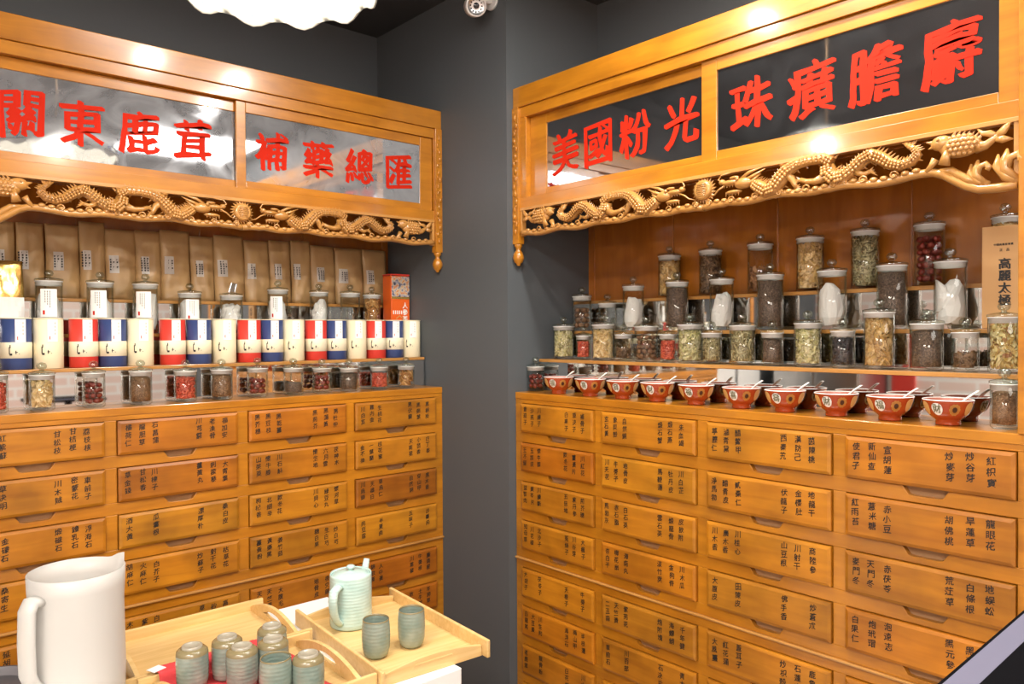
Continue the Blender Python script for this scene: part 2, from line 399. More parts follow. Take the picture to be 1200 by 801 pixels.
TXT_L = [  # rows of the left cabinet, columns left to right
 ['酸棗仁 地骨皮 紅紫蘇 甘松枝 甘桔梗 荔枝核', '橘荷仁 龍胆草 石菖蒲 川芎藭 老渙骨 福加安', '黑芥穗 黑豆枝 黑乾薑 黑荊芥 黑蒲黃 黑杜仲', '川白芨 雞內金 生桃花 黑伏蘭 黑側葉 黑梔炭'],
 ['白頭翁 石決明 草決明 川木賊 密蒙花 車前子', '草金錢 甘松香 川楝子 薑黃丸 刺蒺藜 大青葉', '山茱萸 懷牛膝 川石斛 懷生地 六月雪 茯神木', '金不換 一葉蘭 桂花蜜 天南星 小茴香 白丁香'],
 ['代赭石 威靈石 金礞石 煅磁石 鐘乳石 浮海石', '酒大黃 瓜蔞根 漂厚朴 桑白皮', '枸杞香 北細辛 款冬花 川貝心 綠豆丸 懷河草', '川烏頭 天雄白 草烏仁 自然銅 穿山甲 黑木香'],
 ['紫河車 白鮮皮 桑寄生 獨活根 羌活片 防風根', '胡麻仁 火麻仁 白芥子 炒蘇子 射干花 枯草花', '薑黃粉 黃藥黑 姜竹茹 糖白果 生白芍 炒白芍', '肉豆蔻 半夏曲 五味子 沙蔓荊'],
 ['金銀花 山茨菇 延胡索 佛手片 五靈脂 玉蝴蝶', '木蝴蝶 紫蘇葉 白豆蔻 草豆蔻 砂仁殼 高良薑', '天竺子 天竺黃 大腹毛 地骨皮 夜交藤 鉤藤片', '大楓子 錦紋黃 人中黃 川萆薢 牛蒡根 膽南星'],
 ['金櫻子 山茨根 烏賊骨 牡蠣殼 石斛草 沙參片', '黃柏皮 黃連片 黃芩片 知母肉 麻黃根 連翹殼', '桂枝尖 桔梗片 紫菀根 百部草 杏仁泥 前胡片', '土茯苓 敗醬草 半邊蓮 敗龜板 土牛膝 羊蹄草'],
 ['益母草 澤蘭葉 丹參片 雞血藤 三七粉 蒲黃炭', '淫羊藿 補骨脂 巴戟天 杜仲皮 續斷片 狗脊片', '麥冬片 玉竹片 百合片 枸杞子 女貞子 旱蓮草', '烏梅肉 五倍子 訶子肉 石榴皮 蓮子肉 芡實米'],
 ['合歡皮 遠志肉 柏子仁 龍齒片 琥珀粉 珍珠母', '天麻片 鉤藤鉤 全蠍尾 地龍片 僵蠶片 羚羊角', '石膏粉 知母片 蘆根片 天花粉 竹葉心 梔子仁', '白芷片 辛夷花 蒼耳子 細辛草 藁本片 蔥白頭']]
TXT_R = [
 ['青葙子 沙苑子 川練子 白果子 草決子 補骨子', '玄石黃 象貝殼 自然銅 煅石蟹 煅石燕 朱血竭', '葶藶仁 滷青黛 醋鱉甲 西秦艽 漢防己 茵陳桃', '使君子 新仙查 宣胡蓮 炒麥芽 炒谷芽 紅枳實'],
 ['王不留 五加皮 懷牛膝 款冬花 薑黃片 川紅花', '川天花 牛蒡子 地骨皮 馬鞭蓮 牡丹皮 川白芷', '淨馬勃 醋青皮 貳棗仁 伏龍子 金櫻肚 地龍干', '紅雨苔 薏米糖 赤小豆 胡佛桃 旱蓮草 龍眼花'],
 ['益智肉 黃芩片 川續斷 五倍地 紫丹參 荊芥穗', '馬勃灰 赤石脂 白石英 雲石英 煅龍骨 皮飲附', '川木香 廣木香 川桂心 山豆根 川射干 商陸參', '麥門冬 天門冬 赤茯苓 荒茳草 白條根 地蜈蚣'],
 ['知母草 川花椒 北沙子 菟絲子 川谷芽 大楓子', '杏白干 梅花扇 海南丸 淡竹莢 金狗脊 川木瓜', '大腹皮 田陳皮 佛手香 炒蒼朮', '白果仁 炮玳瑁 泡遠志 黑元參 黑丑子 黑芝麻'],
 ['大胡子 茯苓子 天根子 牛蒡子', '二丑蒜 天竺黃 紫苑花 炮附塊 海螵蛸 千年健', '大風薑 紅花蒲 蒼耳子 炒枳殼 石蓮肉 鹿角霜', '生地片 熟地片 當歸片 白芍片 川芎片 黨參片'],
 ['白龍尾 大豆黃 川生附 海浮石 梅山甲 半枝蓮', '車前石 川百部 石決片 青木香', '肉蓯蓉 鎖陽片 仙茅片 菟絲餅 韭菜子 蛇床子', '茯苓皮 豬苓片 澤瀉片 薏苡仁 車前草 滑石粉'],
 ['老鹿茸 龍骨粉 白花蛇 川木通', '秦皮片 苦參片 白頭草 馬齒莧 鴉膽子 敗醬根', '大黃片 芒硝粉 番瀉葉 蘆薈膏 火麻子 郁李仁', '蟬蛻殼 薄荷葉 牛蒡仁 桑葉片 菊花朵 葛根片'],
 ['蒼朮片 厚朴花 佩蘭葉 砂仁米 藿香葉 草果仁', '橘紅片 青皮片 枳殼片 香附子 烏藥片 沉香屑', '三棱片 莪朮片 水蛭干 虻蟲干 桃仁泥 紅花絲', '黃芪片 白朮片 山藥片 甘草片 大棗肉 蜂蜜膏']]
TINT = {('L',0,1): (.90,.78,.66), ('L',1,1): (.88,.75,.62), ('L',0,2): (.86,.72,.62), ('L',1,2): (.95,.88,.8), ('L',2,3): (.66,.55,.55), ('L',4,3): (.82,.62,.45),
        ('L',4,2): (.9,.8,.75), ('L',5,3): (.82,.62,.45), ('L',2,1): (1.0,1.06,.95), ('L',2,2): (1.0,1.03,.9), ('L',3,2): (.95,.97,.9), ('L',3,3): (.98,1.02,.9),
        ('R',1,0): (.86,.70,.55), ('R',0,3): (.92,.84,.78), ('R',1,3): (.85,.78,.72), ('R',2,3): (.80,.78,.82), ('R',3,2): (.86,.88,.98), ('R',4,1): (.80,.82,.95),
        ('R',1,1): (1.06,1.12,1.0), ('R',3,1): (1.0,.92,.8), ('R',3,3): (1.0,.9,.8), ('R',2,2): (1.05,1.05,.9), ('R',1,2): (.98,.96,.9), ('R',5,0): (1,.9,.75), ('R',4,0): (1.05,1.05,.95)}

def rail(mb, z0, z1, notches):
    """one horizontal rail of the face frame between two drawer rows, cut by the finger notches in its top edge"""
    segs = [(0, z1)]
    for c in notches: segs += [(c-.046, z1), (c-.034, z1-.0175), (c-.024, z1-.0195), (c+.024, z1-.0195), (c+.034, z1-.0175), (c+.046, z1)]
    segs += [(WID, z1)]
    poly = [(0, z0), (WID, z0)] + segs[::-1]
    mb.prism(poly, 0, .018)

def dragon(mb, X):
    """a dragon in half relief; X(v, z, y) places distance from the sun, height, and depth"""
    body = [(.505,1.893),(.522,1.880),(.530,1.866),(.518,1.854),(.495,1.848),(.474,1.856),(.455,1.871),(.434,1.882),(.415,1.874),(.395,1.858),(.372,1.844),(.352,1.842),(.338,1.856),(.334,1.876)]
    rad = [.003,.006,.008,.009,.0095,.0105,.012,.0125,.0125,.0125,.0135,.015,.016,.013]
    rad = [q*1.22 for q in rad]
    mb.tube([X(v, z, -.006) for v, z in body], rad, 10, .85)
    body2 = [(.345,1.880),(.325,1.893),(.290,1.894),(.262,1.891),(.238,1.880),(.220,1.862),(.203,1.842),(.182,1.838),(.163,1.850),(.148,1.862)]
    rad2 = [.012,.011,.010,.011,.014,.016,.0155,.0145,.014,.012]
    rad2 = [q*1.2 for q in rad2]
    mb.tube([X(v, z, -.009) for v, z in body2], rad2, 10, .85)
    for B, R in ((body, rad), (body2, rad2)):           # scales along the back and fin spikes
        for k in range(len(B)-1):
            for t in (0, .34, .67):
                v = B[k][0]*(1-t)+B[k+1][0]*t; z = B[k][1]*(1-t)+B[k+1][1]*t; r = R[k]*(1-t)+R[k+1]*t
                dv, dz = B[k+1][0]-B[k][0], B[k+1][1]-B[k][1]; n = math.hypot(dv, dz); nv, nz = dz/n, -dv/n
                if nz < 0: nv, nz = -nv, -nz
                for o in (-.45, 0, .45):
                    mb.ball(X(v+nv*o*r, z+nz*o*r, -.009-r*.9*math.sqrt(1-o*o*.9)), (r*.27, r*.22, r*.27), 6, 4)
                if nz > .25: mb.cone(X(v+nv*r*.8, z+nz*r*.8, -.006), X(v+nv*r*1.6+.004, z+nz*r*1.6, -.006), .0032)
                if t == .34: mb.cone(X(v-nv*r*.8, z-nz*r*.8, -.004), X(v-nv*r*1.4+.004, z-nz*r*1.35, -.004), .003)
    for k in range(5): mb.cone(X(.515, 1.882, -.004), X(.495+.009*k, 1.900+.003*math.sin(k*2), -.004), .0045)   # tail tuft
    # head with open jaws turned to the sun
    mb.ball(X(.122, 1.866, -.014), (.026, .013, .0145)); mb.ball(X(.086, 1.872, -.015), (.026, .011, .0075)); mb.ball(X(.062, 1.876, -.015), (.009, .010, .0075))
    mb.ball(X(.094, 1.848, -.013), (.024, .009, .0055)); mb.ball(X(.110, 1.877, -.024), (.005, .004, .005)); mb.ball(X(.098, 1.883, -.018), (.014, .006, .004))
    for k in range(6): mb.cone(X(.070+.008*k, 1.868, -.017), X(.068+.008*k, 1.859, -.017), .0026)
    for k in range(5): mb.cone(X(.074+.009*k, 1.849, -.015), X(.072+.009*k, 1.837, -.015), .003)
    for a, b, c in (((.118,1.878),(.14,1.890),(.172,1.898)), ((.128,1.872),(.152,1.880),(.180,1.893)), ((.128,1.858),(.150,1.868),(.168,1.884))):
        mb.tube([X(a[0], a[1], -.016), X(b[0], b[1], -.017), X(c[0], c[1], -.012)], [.0045, .0042, .001], 6)
    for k in range(9):
        a = -1.0 + k*.32; mb.cone(X(.140+.006*math.cos(a), 1.862+.012*math.sin(a), -.010), X(.158+.016*math.cos(a), 1.862+.026*math.sin(a), -.008), .0048)
    mb.tube([X(.066, 1.874, -.018), X(.052, 1.884, -.018), X(.060, 1.895, -.016), X(.085, 1.897, -.014)], [.0026, .0024, .002, .001], 6)
    mb.tube([X(.070, 1.866, -.018), X(.052, 1.858, -.018), X(.040, 1.848, -.016), X(.022, 1.843, -.014)], [.0026, .0024, .002, .001], 6)
    # legs and claws
    for path, rr in (([(.236,1.868),(.250,1.858),(.256,1.844),(.262,1.834)], [.011,.009,.007,.006]), ([(.330,1.850),(.305,1.843),(.285,1.846),(.270,1.852)], [.012,.008,.0065,.006]),
                     ([(.400,1.850),(.418,1.842),(.432,1.846)], [.008,.006,.005])):
        mb.tube([X(v, z, -.010) for v, z in path], rr, 8)
        e = path[-1]; s = 1 if path[-1][0] > path[0][0] else -1
        for k in range(4): mb.cone(X(e[0], e[1], -.012), X(e[0]+s*(.018-.003*k), e[1]-.012+.007*k, -.013), .0034)
    for k in range(7):                                     # wing-like cloud behind the shoulder
        mb.ball(X(.330-.018*k, 1.898-.001*(k % 2), -.004), (.011, .006, .006), 8, 5)

def fish(mb, X):
    mb.ball(X(.612, 1.868, -.010), (.040, .015, .023), 14, 9)
    mb.ball(X(.578, 1.880, -.010), (.022, .013, .016), 12, 8); mb.cone(X(.566, 1.882, -.012), X(.548, 1.887, -.012), .007); mb.cone(X(.566, 1.876, -.012), X(.552, 1.872, -.012), .006)
    mb.ball(X(.574, 1.886, -.022), .0035, 8, 5)
    for i in range(7):
        for j in range(5):
            v = .594+.0095*i + (.0047 if j % 2 else 0); z = 1.852+.0085*j; q = ((v-.612)/.040)**2 + ((z-1.868)/.023)**2
            if q < .9: mb.ball(X(v, z, -.010-.015*math.sqrt(1-q)), (.0052, .0028, .0046), 7, 4)
    mb.tube([X(.640, 1.862, -.009), X(.658, 1.862, -.009), X(.672, 1.872, -.009), X(.682, 1.882, -.009)], [.014, .009, .006, .004], 8, .7)
    mb.tube([X(.676, 1.876, -.009), X(.664, 1.884, -.010), X(.652, 1.886, -.010), X(.642, 1.898, -.008)], [.006, .007, .005, .001], 7, .5)
    mb.tube([X(.676, 1.876, -.009), X(.688, 1.884, -.010), X(.694, 1.892, -.010), X(.702, 1.902, -.008)], [.006, .008, .006, .001], 7, .5)
    mb.tube([X(.674, 1.872, -.009), X(.688, 1.868, -.010), X(.705, 1.866, -.008)], [.006, .008, .001], 7, .5)
    for k in range(7): mb.cone(X(.598+.008*k, 1.890-.002*k, -.009), X(.606+.008*k, 1.904-.0025*k, -.009), .004)
    mb.tube([X(.590, 1.864, -.020), X(.588, 1.848, -.020), X(.584, 1.834, -.016)], [.004, .009, .012], 8, .35)
    mb.tube([X(.566, 1.850, -.010), X(.558, 1.838, -.010), X(.548, 1.826, -.010)], [.009, .006, .005], 8)

def cloud_bar(mb, X, outer):
    pts = []; v = 0
    end = .56 if outer else .712
    n = 40
    for i in range(n+1):
        v = end*i/n; step = .003 if v < .33 else 0
        z = 1.822 + .0035*math.sin(v*38) + step - (.004 if v < .06 else 0)
        pts.append((v, z))
    if outer: pts += [(.580, 1.816), (.600, 1.802), (.622, 1.787), (.645, 1.778), (.675, 1.776), (.712, 1.777)]
    mb.tube([X(a, b, -.002) for a, b in pts], [.0095]*len(pts), 8, 1.2)
    for i in range(24):
        v = .02 + i*(end-.03)/24
        mb.ball(X(v, 1.829+.003*math.sin(v*38), -.010), (.0095, .007, .0062), 8, 5)
        if i % 3 == 0:
            mb.tube([X(v+.010*math.cos(t)*(1-t/9), 1.829+.010*math.sin(t)*(1-t/9), -.015) for t in [k*.7 for k in range(10)]], .0022, 5)
    if outer:
        for cx, cz, sc in ((.640, 1.800, .9), (.690, 1.803, 1.15)):
            mb.tube([X(cx+.025*sc, cz-.018*sc, -.006), X(cx+.002*sc, cz-.006*sc, -.008), X(cx-.012*sc, cz+.014*sc, -.008), X(cx-.010*sc, cz+.033*sc, -.006)], [.008*sc, .009*sc, .008*sc, .002], 8, .7)
            mb.tube([X(cx+.018*sc, cz-.014*sc, -.008), X(cx+.000*sc, cz+.006*sc, -.011), X(cx+.002*sc, cz+.022*sc, -.010), X(cx+.004*sc, cz+.040*sc, -.008)], [.007*sc, .008*sc, .009*sc, .002], 8, .7)
            mb.tube([X(cx+.004*sc, cz+.006*sc, -.010), X(cx+.008*sc, cz+.024*sc, -.011), X(cx+.020*sc, cz+.028*sc, -.010), X(cx+.026*sc, cz+.020*sc, -.010), X(cx+.022*sc, cz+.014*sc, -.010)], [.006*sc, .007*sc, .007*sc, .007*sc, .006*sc], 8, .8)
        mb.tube([X(.565, 1.826, -.006), X(.595, 1.822, -.008), X(.625, 1.800, -.008), X(.66, 1.785, -.006)], [.004, .008, .008, .004], 8, .7)

def cabinet(side, loc, rz, label):
    root = thing('medicine_cabinet', label, 'cabinet', loc, rz)
    outer_left = side == 'L'
    # carcass below the counter
    mb = MB(); mb.box(0, WID, .020, .41, .10, TOP-.022); mb.box(.02, WID-.02, .03, .40, 0, .10); mb.build('carcass', M['wood'], root)
    zb = [ROWS[i]-DH for i in range(8)]
    fr = MB()
    centers = [(a+b)/2 for a, b in COLS]
    rail(fr, ROWS[0], TOP-.0215, [])
    for i in range(7):
        if i == 3: rail(fr, .748, zb[3], centers); rail(fr, ROWS[4], .7415, [])
        else: rail(fr, ROWS[i+1], zb[i], centers)
    rail(fr, .10, zb[7], centers)
    xs = [0] + [x for c in COLS for x in c] + [WID]
    for i in range(8):
        for k in range(0, 10, 2): fr.box(xs[k], xs[k+1], 0, .018, zb[i], ROWS[i])
    fr.build('face_frame', M['wood'], root, .0012)
    nm_ = MB().prism([(-.046, -.0001), (-.034, -.0176), (-.024, -.0197), (.024, -.0197), (.034, -.0176), (.046, -.0001)], .0145, .0195).mesh('finger_notch', M['notch'])
    for i in range(8):
        for c in centers: put('finger_notch', nm_, root, (c, 0, zb[i]))
    MB().box(-.0, WID, -.008, .0205, .7415, .748).build('waist_molding', M['edge'], root, .002)
    T = TXT_L if side == 'L' else TXT_R
    order = range(4)
    for i in range(8):
        for k in order:
            a, b = COLS[k]
            d = put('drawer', DM[k], root, ((a+b)/2, -.001, ROWS[i]-DH+.0017))
            d.scale = (1-.0028/(b-a), 1, 1-.0034/DH)
            t = TINT.get((side, i, k))
            if t is None:
                rn = random.Random(i*7+k*3+(100 if side == 'L' else 0)); g = rn.uniform(.9, 1.04); t = (g, g*rn.uniform(.94, 1.02), g*rn.uniform(.85, 1.0))
            d.color = (*t, 1)
            if i < 7: lettering(d, b-a, T[i][k], i*31+k*7+(500 if side == 'L' else 0))
    ct = MB().box(0, WID, -.002, .41, TOP-.022, TOP); ct.build('countertop', M['wood'], root, .002)
    # hutch
    bk = MB().box(0, WID, .365, .395, TOP, 2.29)
    bk.build('back_panel', M['back'], root)
    bs = MB()
    for x in (0.0, .372, .745, 1.118, 1.462): bs.box(x, x+.028 if x in (0.0, 1.462) else x+.006, .3605, .366, TOP, 2.10)
    bs.build('back_battens', M['back'], root, .001)
    U = (lambda u: u) if side == 'R' else (lambda u: WID-u)
    def ubox(mb, u0, u1, *a): p, q = sorted((U(u0), U(u1))); return mb.box(p, q, *a)
    hd = MB(); hd.box(0, WID, -.006, .40, 2.24, 2.307); hd.build('cornice', M['wood'], root, .002)
    hf = MB(); hf.box(0, WID, .0, .03, 2.205, 2.2395); hf.box(0, WID, 0, .03, 1.907, 1.941); hf.box(0, .052, 0, .03, 1.941, 2.205); hf.box(WID-.030, WID, 0, .03, 1.941, 2.205)
    hf.box(.052, .058, -.0005, .03, 1.941, 2.205)
    hf.build('sign_frame', M['wood'], root, .0012)
    hb = MB(); hb.box(0, WID, .045, .062, 1.90, 2.24); hb.box(0, WID, .062, .365, 1.985, 2.0); ubox(hb, WID-.028, WID-.006, .063, .365, 1.985, 2.238); hb.build('hutch_box', M['back'], root)
    # two sliding signs: the right one runs in front of the left one
    s0 = WID-1.435 if side == 'L' else .748
    for nm, x0, x1, yy, gx0, gx1, txt, cs in (
        ('sign_panel', .105, .765, .020, .133, .740, '關東鹿茸' if side == 'L' else '美國粉光', None),
        ('sign_panel', .7325, 1.437+.02, .008, .7625 if side == 'L' else .779, 1.405 if side == 'L' else 1.4216, '補藥總匯' if side == 'L' else '珠癀膽麝', None)):
        if yy == .020: x0 = .058; gx0 = .10 if side == 'L' else .133
        pf = MB(); y1 = yy+.011
        pf.box(x0, gx0, yy, y1, 1.9415, 2.2045); pf.box(gx1, x1, yy, y1, 1.9415, 2.2045); pf.box(gx0, gx1, yy, y1, 1.9415, 1.9645); pf.box(gx0, gx1, yy, y1, 2.1725, 2.2045)
        p = pf.build(nm, M['wood'], root, .0015)
        g = MB().box(gx0-.003, gx1+.003, yy+.004, yy+.008, 1.9605, 2.1765).build('sign_glass', M['sign_glass_'+side], p)
        tx = MB()
        CS = {('L', .020): [.181, .318, .463, .610], ('L', .008): [.847, 1.005, 1.160, 1.318], ('R', .020): [.213, .353, .496, .657], ('R', .008): [.876, 1.033, 1.180, 1.333]}[(side, yy)]
        for q, (ch, sx) in enumerate(zip(txt, CS)):
            write(tx, ch, sx, 2.065, .116 if side == 'L' else .124, yy+.0032, .032, .10, .07, .90, q*3.1+(9 if side == 'L' else 0))
        tx.build('sign_lettering', M['red_paint'], p)
    # carved valance
    va = MB()
    inner0 = .030
    ubox(va, inner0, inner0+.010, -.002, .016, 1.815, 1.907); ubox(va, WID-.040, WID-.030, -.002, .016, 1.775, 1.907)
    va.box(0.03, WID-.03, -.004, .018, 1.898, 1.9075)
    ve = va.build('carved_valance', M['carve'], root, .001)
    for sgn in (1, -1):
        outer = (sgn == 1) if side == 'R' else (sgn == -1)
        X = lambda v, z, y, s=sgn: (WID/2 + s*v, y+.006, z)
        for nm, fn in (('carved_dragon', dragon), ('carved_fish', fish)):
            b = MB(); fn(b, X); b.build(nm, M['carve'], ve)
        b = MB(); cloud_bar(b, X, outer); b.build('carved_cloud_border', M['carve'], ve)
    sb = MB(); X = lambda v, z, y: (WID/2+v, y+.006, z)
    sb.tube([(WID/2, .008, 1.866), (WID/2, -.008, 1.866), (WID/2, -.012, 1.866)], [.026, .026, .020], 24, axis=Vector((0,0,1)))
    for k in range(7): sb.tube([X(-.016+.002*abs(3-k)*.6, 1.852+.0046*k, -.019), X(.016-.002*abs(3-k)*.6, 1.852+.0046*k, -.019)], .0016, 5)
    for k in range(22):
        a = 2*PI*k/22; sb.cone(X(.024*math.cos(a), 1.866+.024*math.sin(a), -.004), X(.037*math.cos(a+.12), 1.866+.037*math.sin(a+.12), -.004), .0042)
    sb.build('carved_sun', M['carve'], ve)
    # posts: a short hanging post with a turned finial at the pillar, a full one at the outer end
    po = MB(); ubox(po, 0, .029, -.010, .016, 1.79, 2.2395)
    for k in range(16):
        z = 1.83+.025*k; u = .0145+.006*math.sin(k*1.9)
        po.ball((U(u), -.011, z), (.006, .004, .010), 8, 5)
        if k % 2: po.ball((U(.0145-.006*math.sin(k*1.9)), -.011, z+.008), (.004, .003, .006), 6, 4)
    p = po.build('hanging_post', M['wood'], root, .001)
    fb = MB(); fb.lathe([(0, .074), (.013, .074), (.014, .066), (.009, .058), (.008, .052), (.014, .044), (.0185, .032), (.0185, .024), (.014, .012), (.007, .007), (.007, .003), (.004, 0), (0, 0)], 20, (U(.0145), .003, 1.718))
    fb.build('finial', M['wood'], p)
    po = MB(); ubox(po, WID-.030, WID, -.010, .022, TOP, 2.2395); po.build('corner_post', M['wood'], root, .002)
    return root
CABL = cabinet('L', (-WID, YL, 0), 0, 'left tall wooden herb drawer cabinet with carved valance, signs 關東鹿茸 and 補藥總匯')
CABR = cabinet('R', (XR, 0, 0), -PI/2, 'right tall wooden herb drawer cabinet with carved valance, signs 美國粉光 and 珠癀膽麝')
def WL(s, d, z): return Vector((s-WID, YL+d, z))
def WR(s, d, z): return Vector((XR+d, -s, z))

# stepped mirror display stands on the counters
S1, S2, S3 = 1.405, 1.500, 1.605
GAP = Vector((0, 0, .0005))
D1, D2, D3, DB = .108, .192, .277, .361
def riser(loc, rz, label, s0, s1):
    DB = .3597
    r = thing('display_stand', label, 'display stand', loc, rz)
    for d0, d1, z0, z1 in ((D1, D2, TOP, S1), (D2, D3, S1, S2), (D3, DB, S2, S3)):
        MB().box(s0, s1, d0-.003, d1-.0035 if d1 < DB else d1, z1-.010, z1).build('shelf', M['edge'], r, .001)
        MB().box(s0+.001, s1-.001, d0, d0+.004, z0+.0005, z1-.0105).build('mirror', M['mirror'], r)
    MB().box(s0+.002, s1-.002, D2+.005, DB-.001, TOP+.0005, S1-.0105).build('stand_body', M['edge'], r)
    return r
riser((-WID, YL, 0), 0, 'stepped mirror-fronted stand on the left counter carrying tea canisters', .033, WID-.004)
riser((XR, 0, 0), -PI/2, 'stepped mirror-fronted stand on the right counter above the red bowls', .004, WID-.033)

# ------------------------------------------------------------------ glass jars
JM = {}
def jar_meshes(r, h):
    k = (round(r, 4), round(h, 3))
    if k not in JM:
        g = MB().lathe([(0, 0), (r-.004, 0), (r, .004), (r, h), (r-.0025, h), (r-.0025, .009), (r-.008, .006), (0, .006)], 36).mesh('glass_body', M['glass'])
        s = MB().lathe([(r-.0035, h-.010), (r-.0008, h-.010), (r-.0008, h+.0005), (r+.001, h+.0008), (r+.001, h+.0028), (r-.0035, h+.0028), (r-.0035, h-.010)], 36).mesh('seal', M['seal'])
        l = MB().lathe([(0, h+.003), (r+.001, h+.003), (r+.002, h+.0045), (r+.002, h+.008), (r-.001, h+.0095), (r*.5, h+.0125), (.007, h+.0135), (0, h+.0135)], 36).mesh('lid', M['lid'])
        kb = MB().lathe([(0, h+.0137), (.006, h+.0137), (.0045, h+.0165), (.009, h+.0185), (.0122, h+.0235), (.0122, h+.0275), (.0085, h+.0335), (0, h+.036)], 18).mesh('knob', M['knob'])
        JM[k] = (g, s, l, kb)
    return JM[k]
def rot_rand(rnd): return Matrix.Rotation(rnd.uniform(0, 2*PI), 3, 'X') @ Matrix.Rotation(rnd.uniform(0, 2*PI), 3, 'Y') @ Matrix.Rotation(rnd.uniform(0, 2*PI), 3, 'Z')
def clampv(mb, n0, R, z0):
    for i in range(n0, len(mb.v)):
        x, y, z = mb.v[i]; q = math.hypot(x, y)
        if q > R: x, y = x*R/q, y*R/q
        mb.v[i] = (x, y, max(z, z0))
def fill_core(mb, R, z0, z1, seed, k=.93, amp=.0015):
    n0 = len(mb.v)
    mb.lathe([(0, z0), (R*k, z0), (R*k, z0+(z1-z0)*.25), (R*k, z0+(z1-z0)*.5), (R*k, z0+(z1-z0)*.75), (R*k, z1-.002), (R*k*.8, z1), (R*k*.4, z1+.002), (0, z1+.002)], 28)
    for i in range(n0, len(mb.v)):
        x, y, z = mb.v[i]; q = noise.noise_vector(Vector((x*90+seed, y*90, z*90)))
        mb.v[i] = (x+q.x*amp, y+q.y*amp, z+(q.z*amp*2 if z > z0+.002 else 0))
    clampv(mb, n0, R, z0)
def herb(kind, R, fill, seed):
    rnd = random.Random(seed); mb = MB(); z0 = .0092; z1 = z0+fill
    if kind in ('seed_dark', 'seed_brown', 'seed_black', 'powder'):
        fill_core(mb, R, z0, z1, seed, .985, .0012)
        return mb.mesh('seed_filling', HM[kind])
    fill_core(mb, R, z0, z1-.006, seed, .62, .002)
    circ = 2*PI*R
    spec = {'berry': (.0036, .0022, 1.5), 'chip_green': (.0075, .0016, 1), 'chip_cream': (.0085, .0014, 1), 'slice': (.011, .0015, 1), 'twig': (.013, .0018, 1), 'chunk_black': (.006, .005, 1), 'nut': (.008, .007, 1),
            'petal': (.009, .0015, 1), 'bark': (.012, .0015, 1), 'stick': (.022, .004, 1), 'dark_chip': (.007, .002, 1)}[kind]
    a, b, _ = spec
    area_ = circ*fill + PI*R*R
    n = int(min(560, area_/(a*a*(1.1 if kind not in ('twig', 'slice') else .6))*1.7))
    for i in range(n):
        n0 = len(mb.v); th = rnd.uniform(0, 2*PI)
        if rnd.random() < circ*fill/area_: rr = R-rnd.uniform(.001, .010); z = rnd.uniform(z0+.002, z1)
        else: rr = R*math.sqrt(rnd.random())*.95; z = z1-.004+rnd.uniform(-.003, .004)
        c = (rr*math.cos(th), rr*math.sin(th), z); q = rot_rand(rnd); s = rnd.uniform(.7, 1.25)
        if kind == 'berry': mb.ball(c, (a*1.35*s, a*.75*s, a*.75*s), 6, 4, q)
        elif kind in ('nut', 'chunk_black'): mb.ball(c, (a*s, a*.8*s, a*.75*s), 7, 5, q, kind == 'nut')
        elif kind in ('twig', 'stick'):
            p = [Vector(c)+q @ Vector((t*a*s, .0025*math.sin(t*2.2), .003*math.cos(t*2))) for t in (-1, -.33, .33, 1)]
            mb.tube(p, b*s, 5)
        else:            # a curled chip: a bent little slab
            k = 5; vs = []
            for t in range(k):
                u = -1+2*t/(k-1); bend = (u*u)*a*.35*rnd.uniform(.4, 1.2)
                for y in (-1, 1):
                    for zz in (-1, 1): vs.append(Vector(c)+q @ Vector((u*a*s, y*a*.42*s*(1-.35*u*u), bend+zz*b*.5)))
            m0 = mb.add(vs)
            for t in range(k-1):
                o = m0+4*t
                for f in ((0, 4, 5, 1), (2, 3, 7, 6), (0, 2, 6, 4), (1, 5, 7, 3)): mb.face([o+x for x in f])
            mb.face([m0, m0+1, m0+3, m0+2]); o = m0+4*(k-1); mb.face([o, o+2, o+3, o+1])
        clampv(mb, n0, R, z0)
    return mb.mesh('herb_filling', HM[kind])
c_ = lambda r, g, b: srgb(r, g, b)
HM = {
 'seed_dark': grain('dark seeds', c_(62,50,44), c_(118,98,82), 380), 'seed_brown': grain('brown seeds', c_(92,66,44), c_(150,116,84), 330), 'seed_black': grain('black seeds', c_(34,32,34), c_(80,76,74), 300),
 'powder': grain('pale grains', c_(150,130,110), c_(200,180,150), 420),
 'berry': islands('red berries', [c_(196,70,52), c_(228,112,84), c_(170,44,34)], .5), 'chip_green': islands('pale green chips', [c_(226,214,158), c_(186,180,118), c_(240,230,190), c_(140,132,80)]),
 'chip_cream': islands('cream slices', [c_(240,214,160), c_(226,190,124), c_(250,232,190)]), 'slice': islands('tan slices', [c_(214,178,110), c_(180,136,70), c_(232,202,150), c_(150,110,60)]),
 'twig': islands('grey green rolled herb', [c_(184,170,124), c_(140,128,84), c_(212,202,160), c_(104,92,62)]), 'chunk_black': islands('black root pieces', [c_(36,34,40), c_(60,58,66), c_(22,20,24)], .45),
 'nut': islands('brown nutmegs', [c_(140,104,76), c_(112,80,56), c_(166,130,98)], .6, .6, 500), 'petal': islands('yellow petals', [c_(238,222,150), c_(246,236,186), c_(214,186,106), c_(160,110,70)]),
 'bark': islands('brown bark', [c_(150,100,58), c_(118,76,44), c_(176,130,84)]), 'stick': islands('tan sticks', [c_(196,146,84), c_(170,116,60), c_(214,172,112)]), 'dark_chip': islands('dark chips', [c_(90,68,48), c_(130,100,70), c_(64,46,34)])}
DATE_M = islands('dried red date', [c_(118,36,26), c_(118,36,26)], .4, .8, 160)
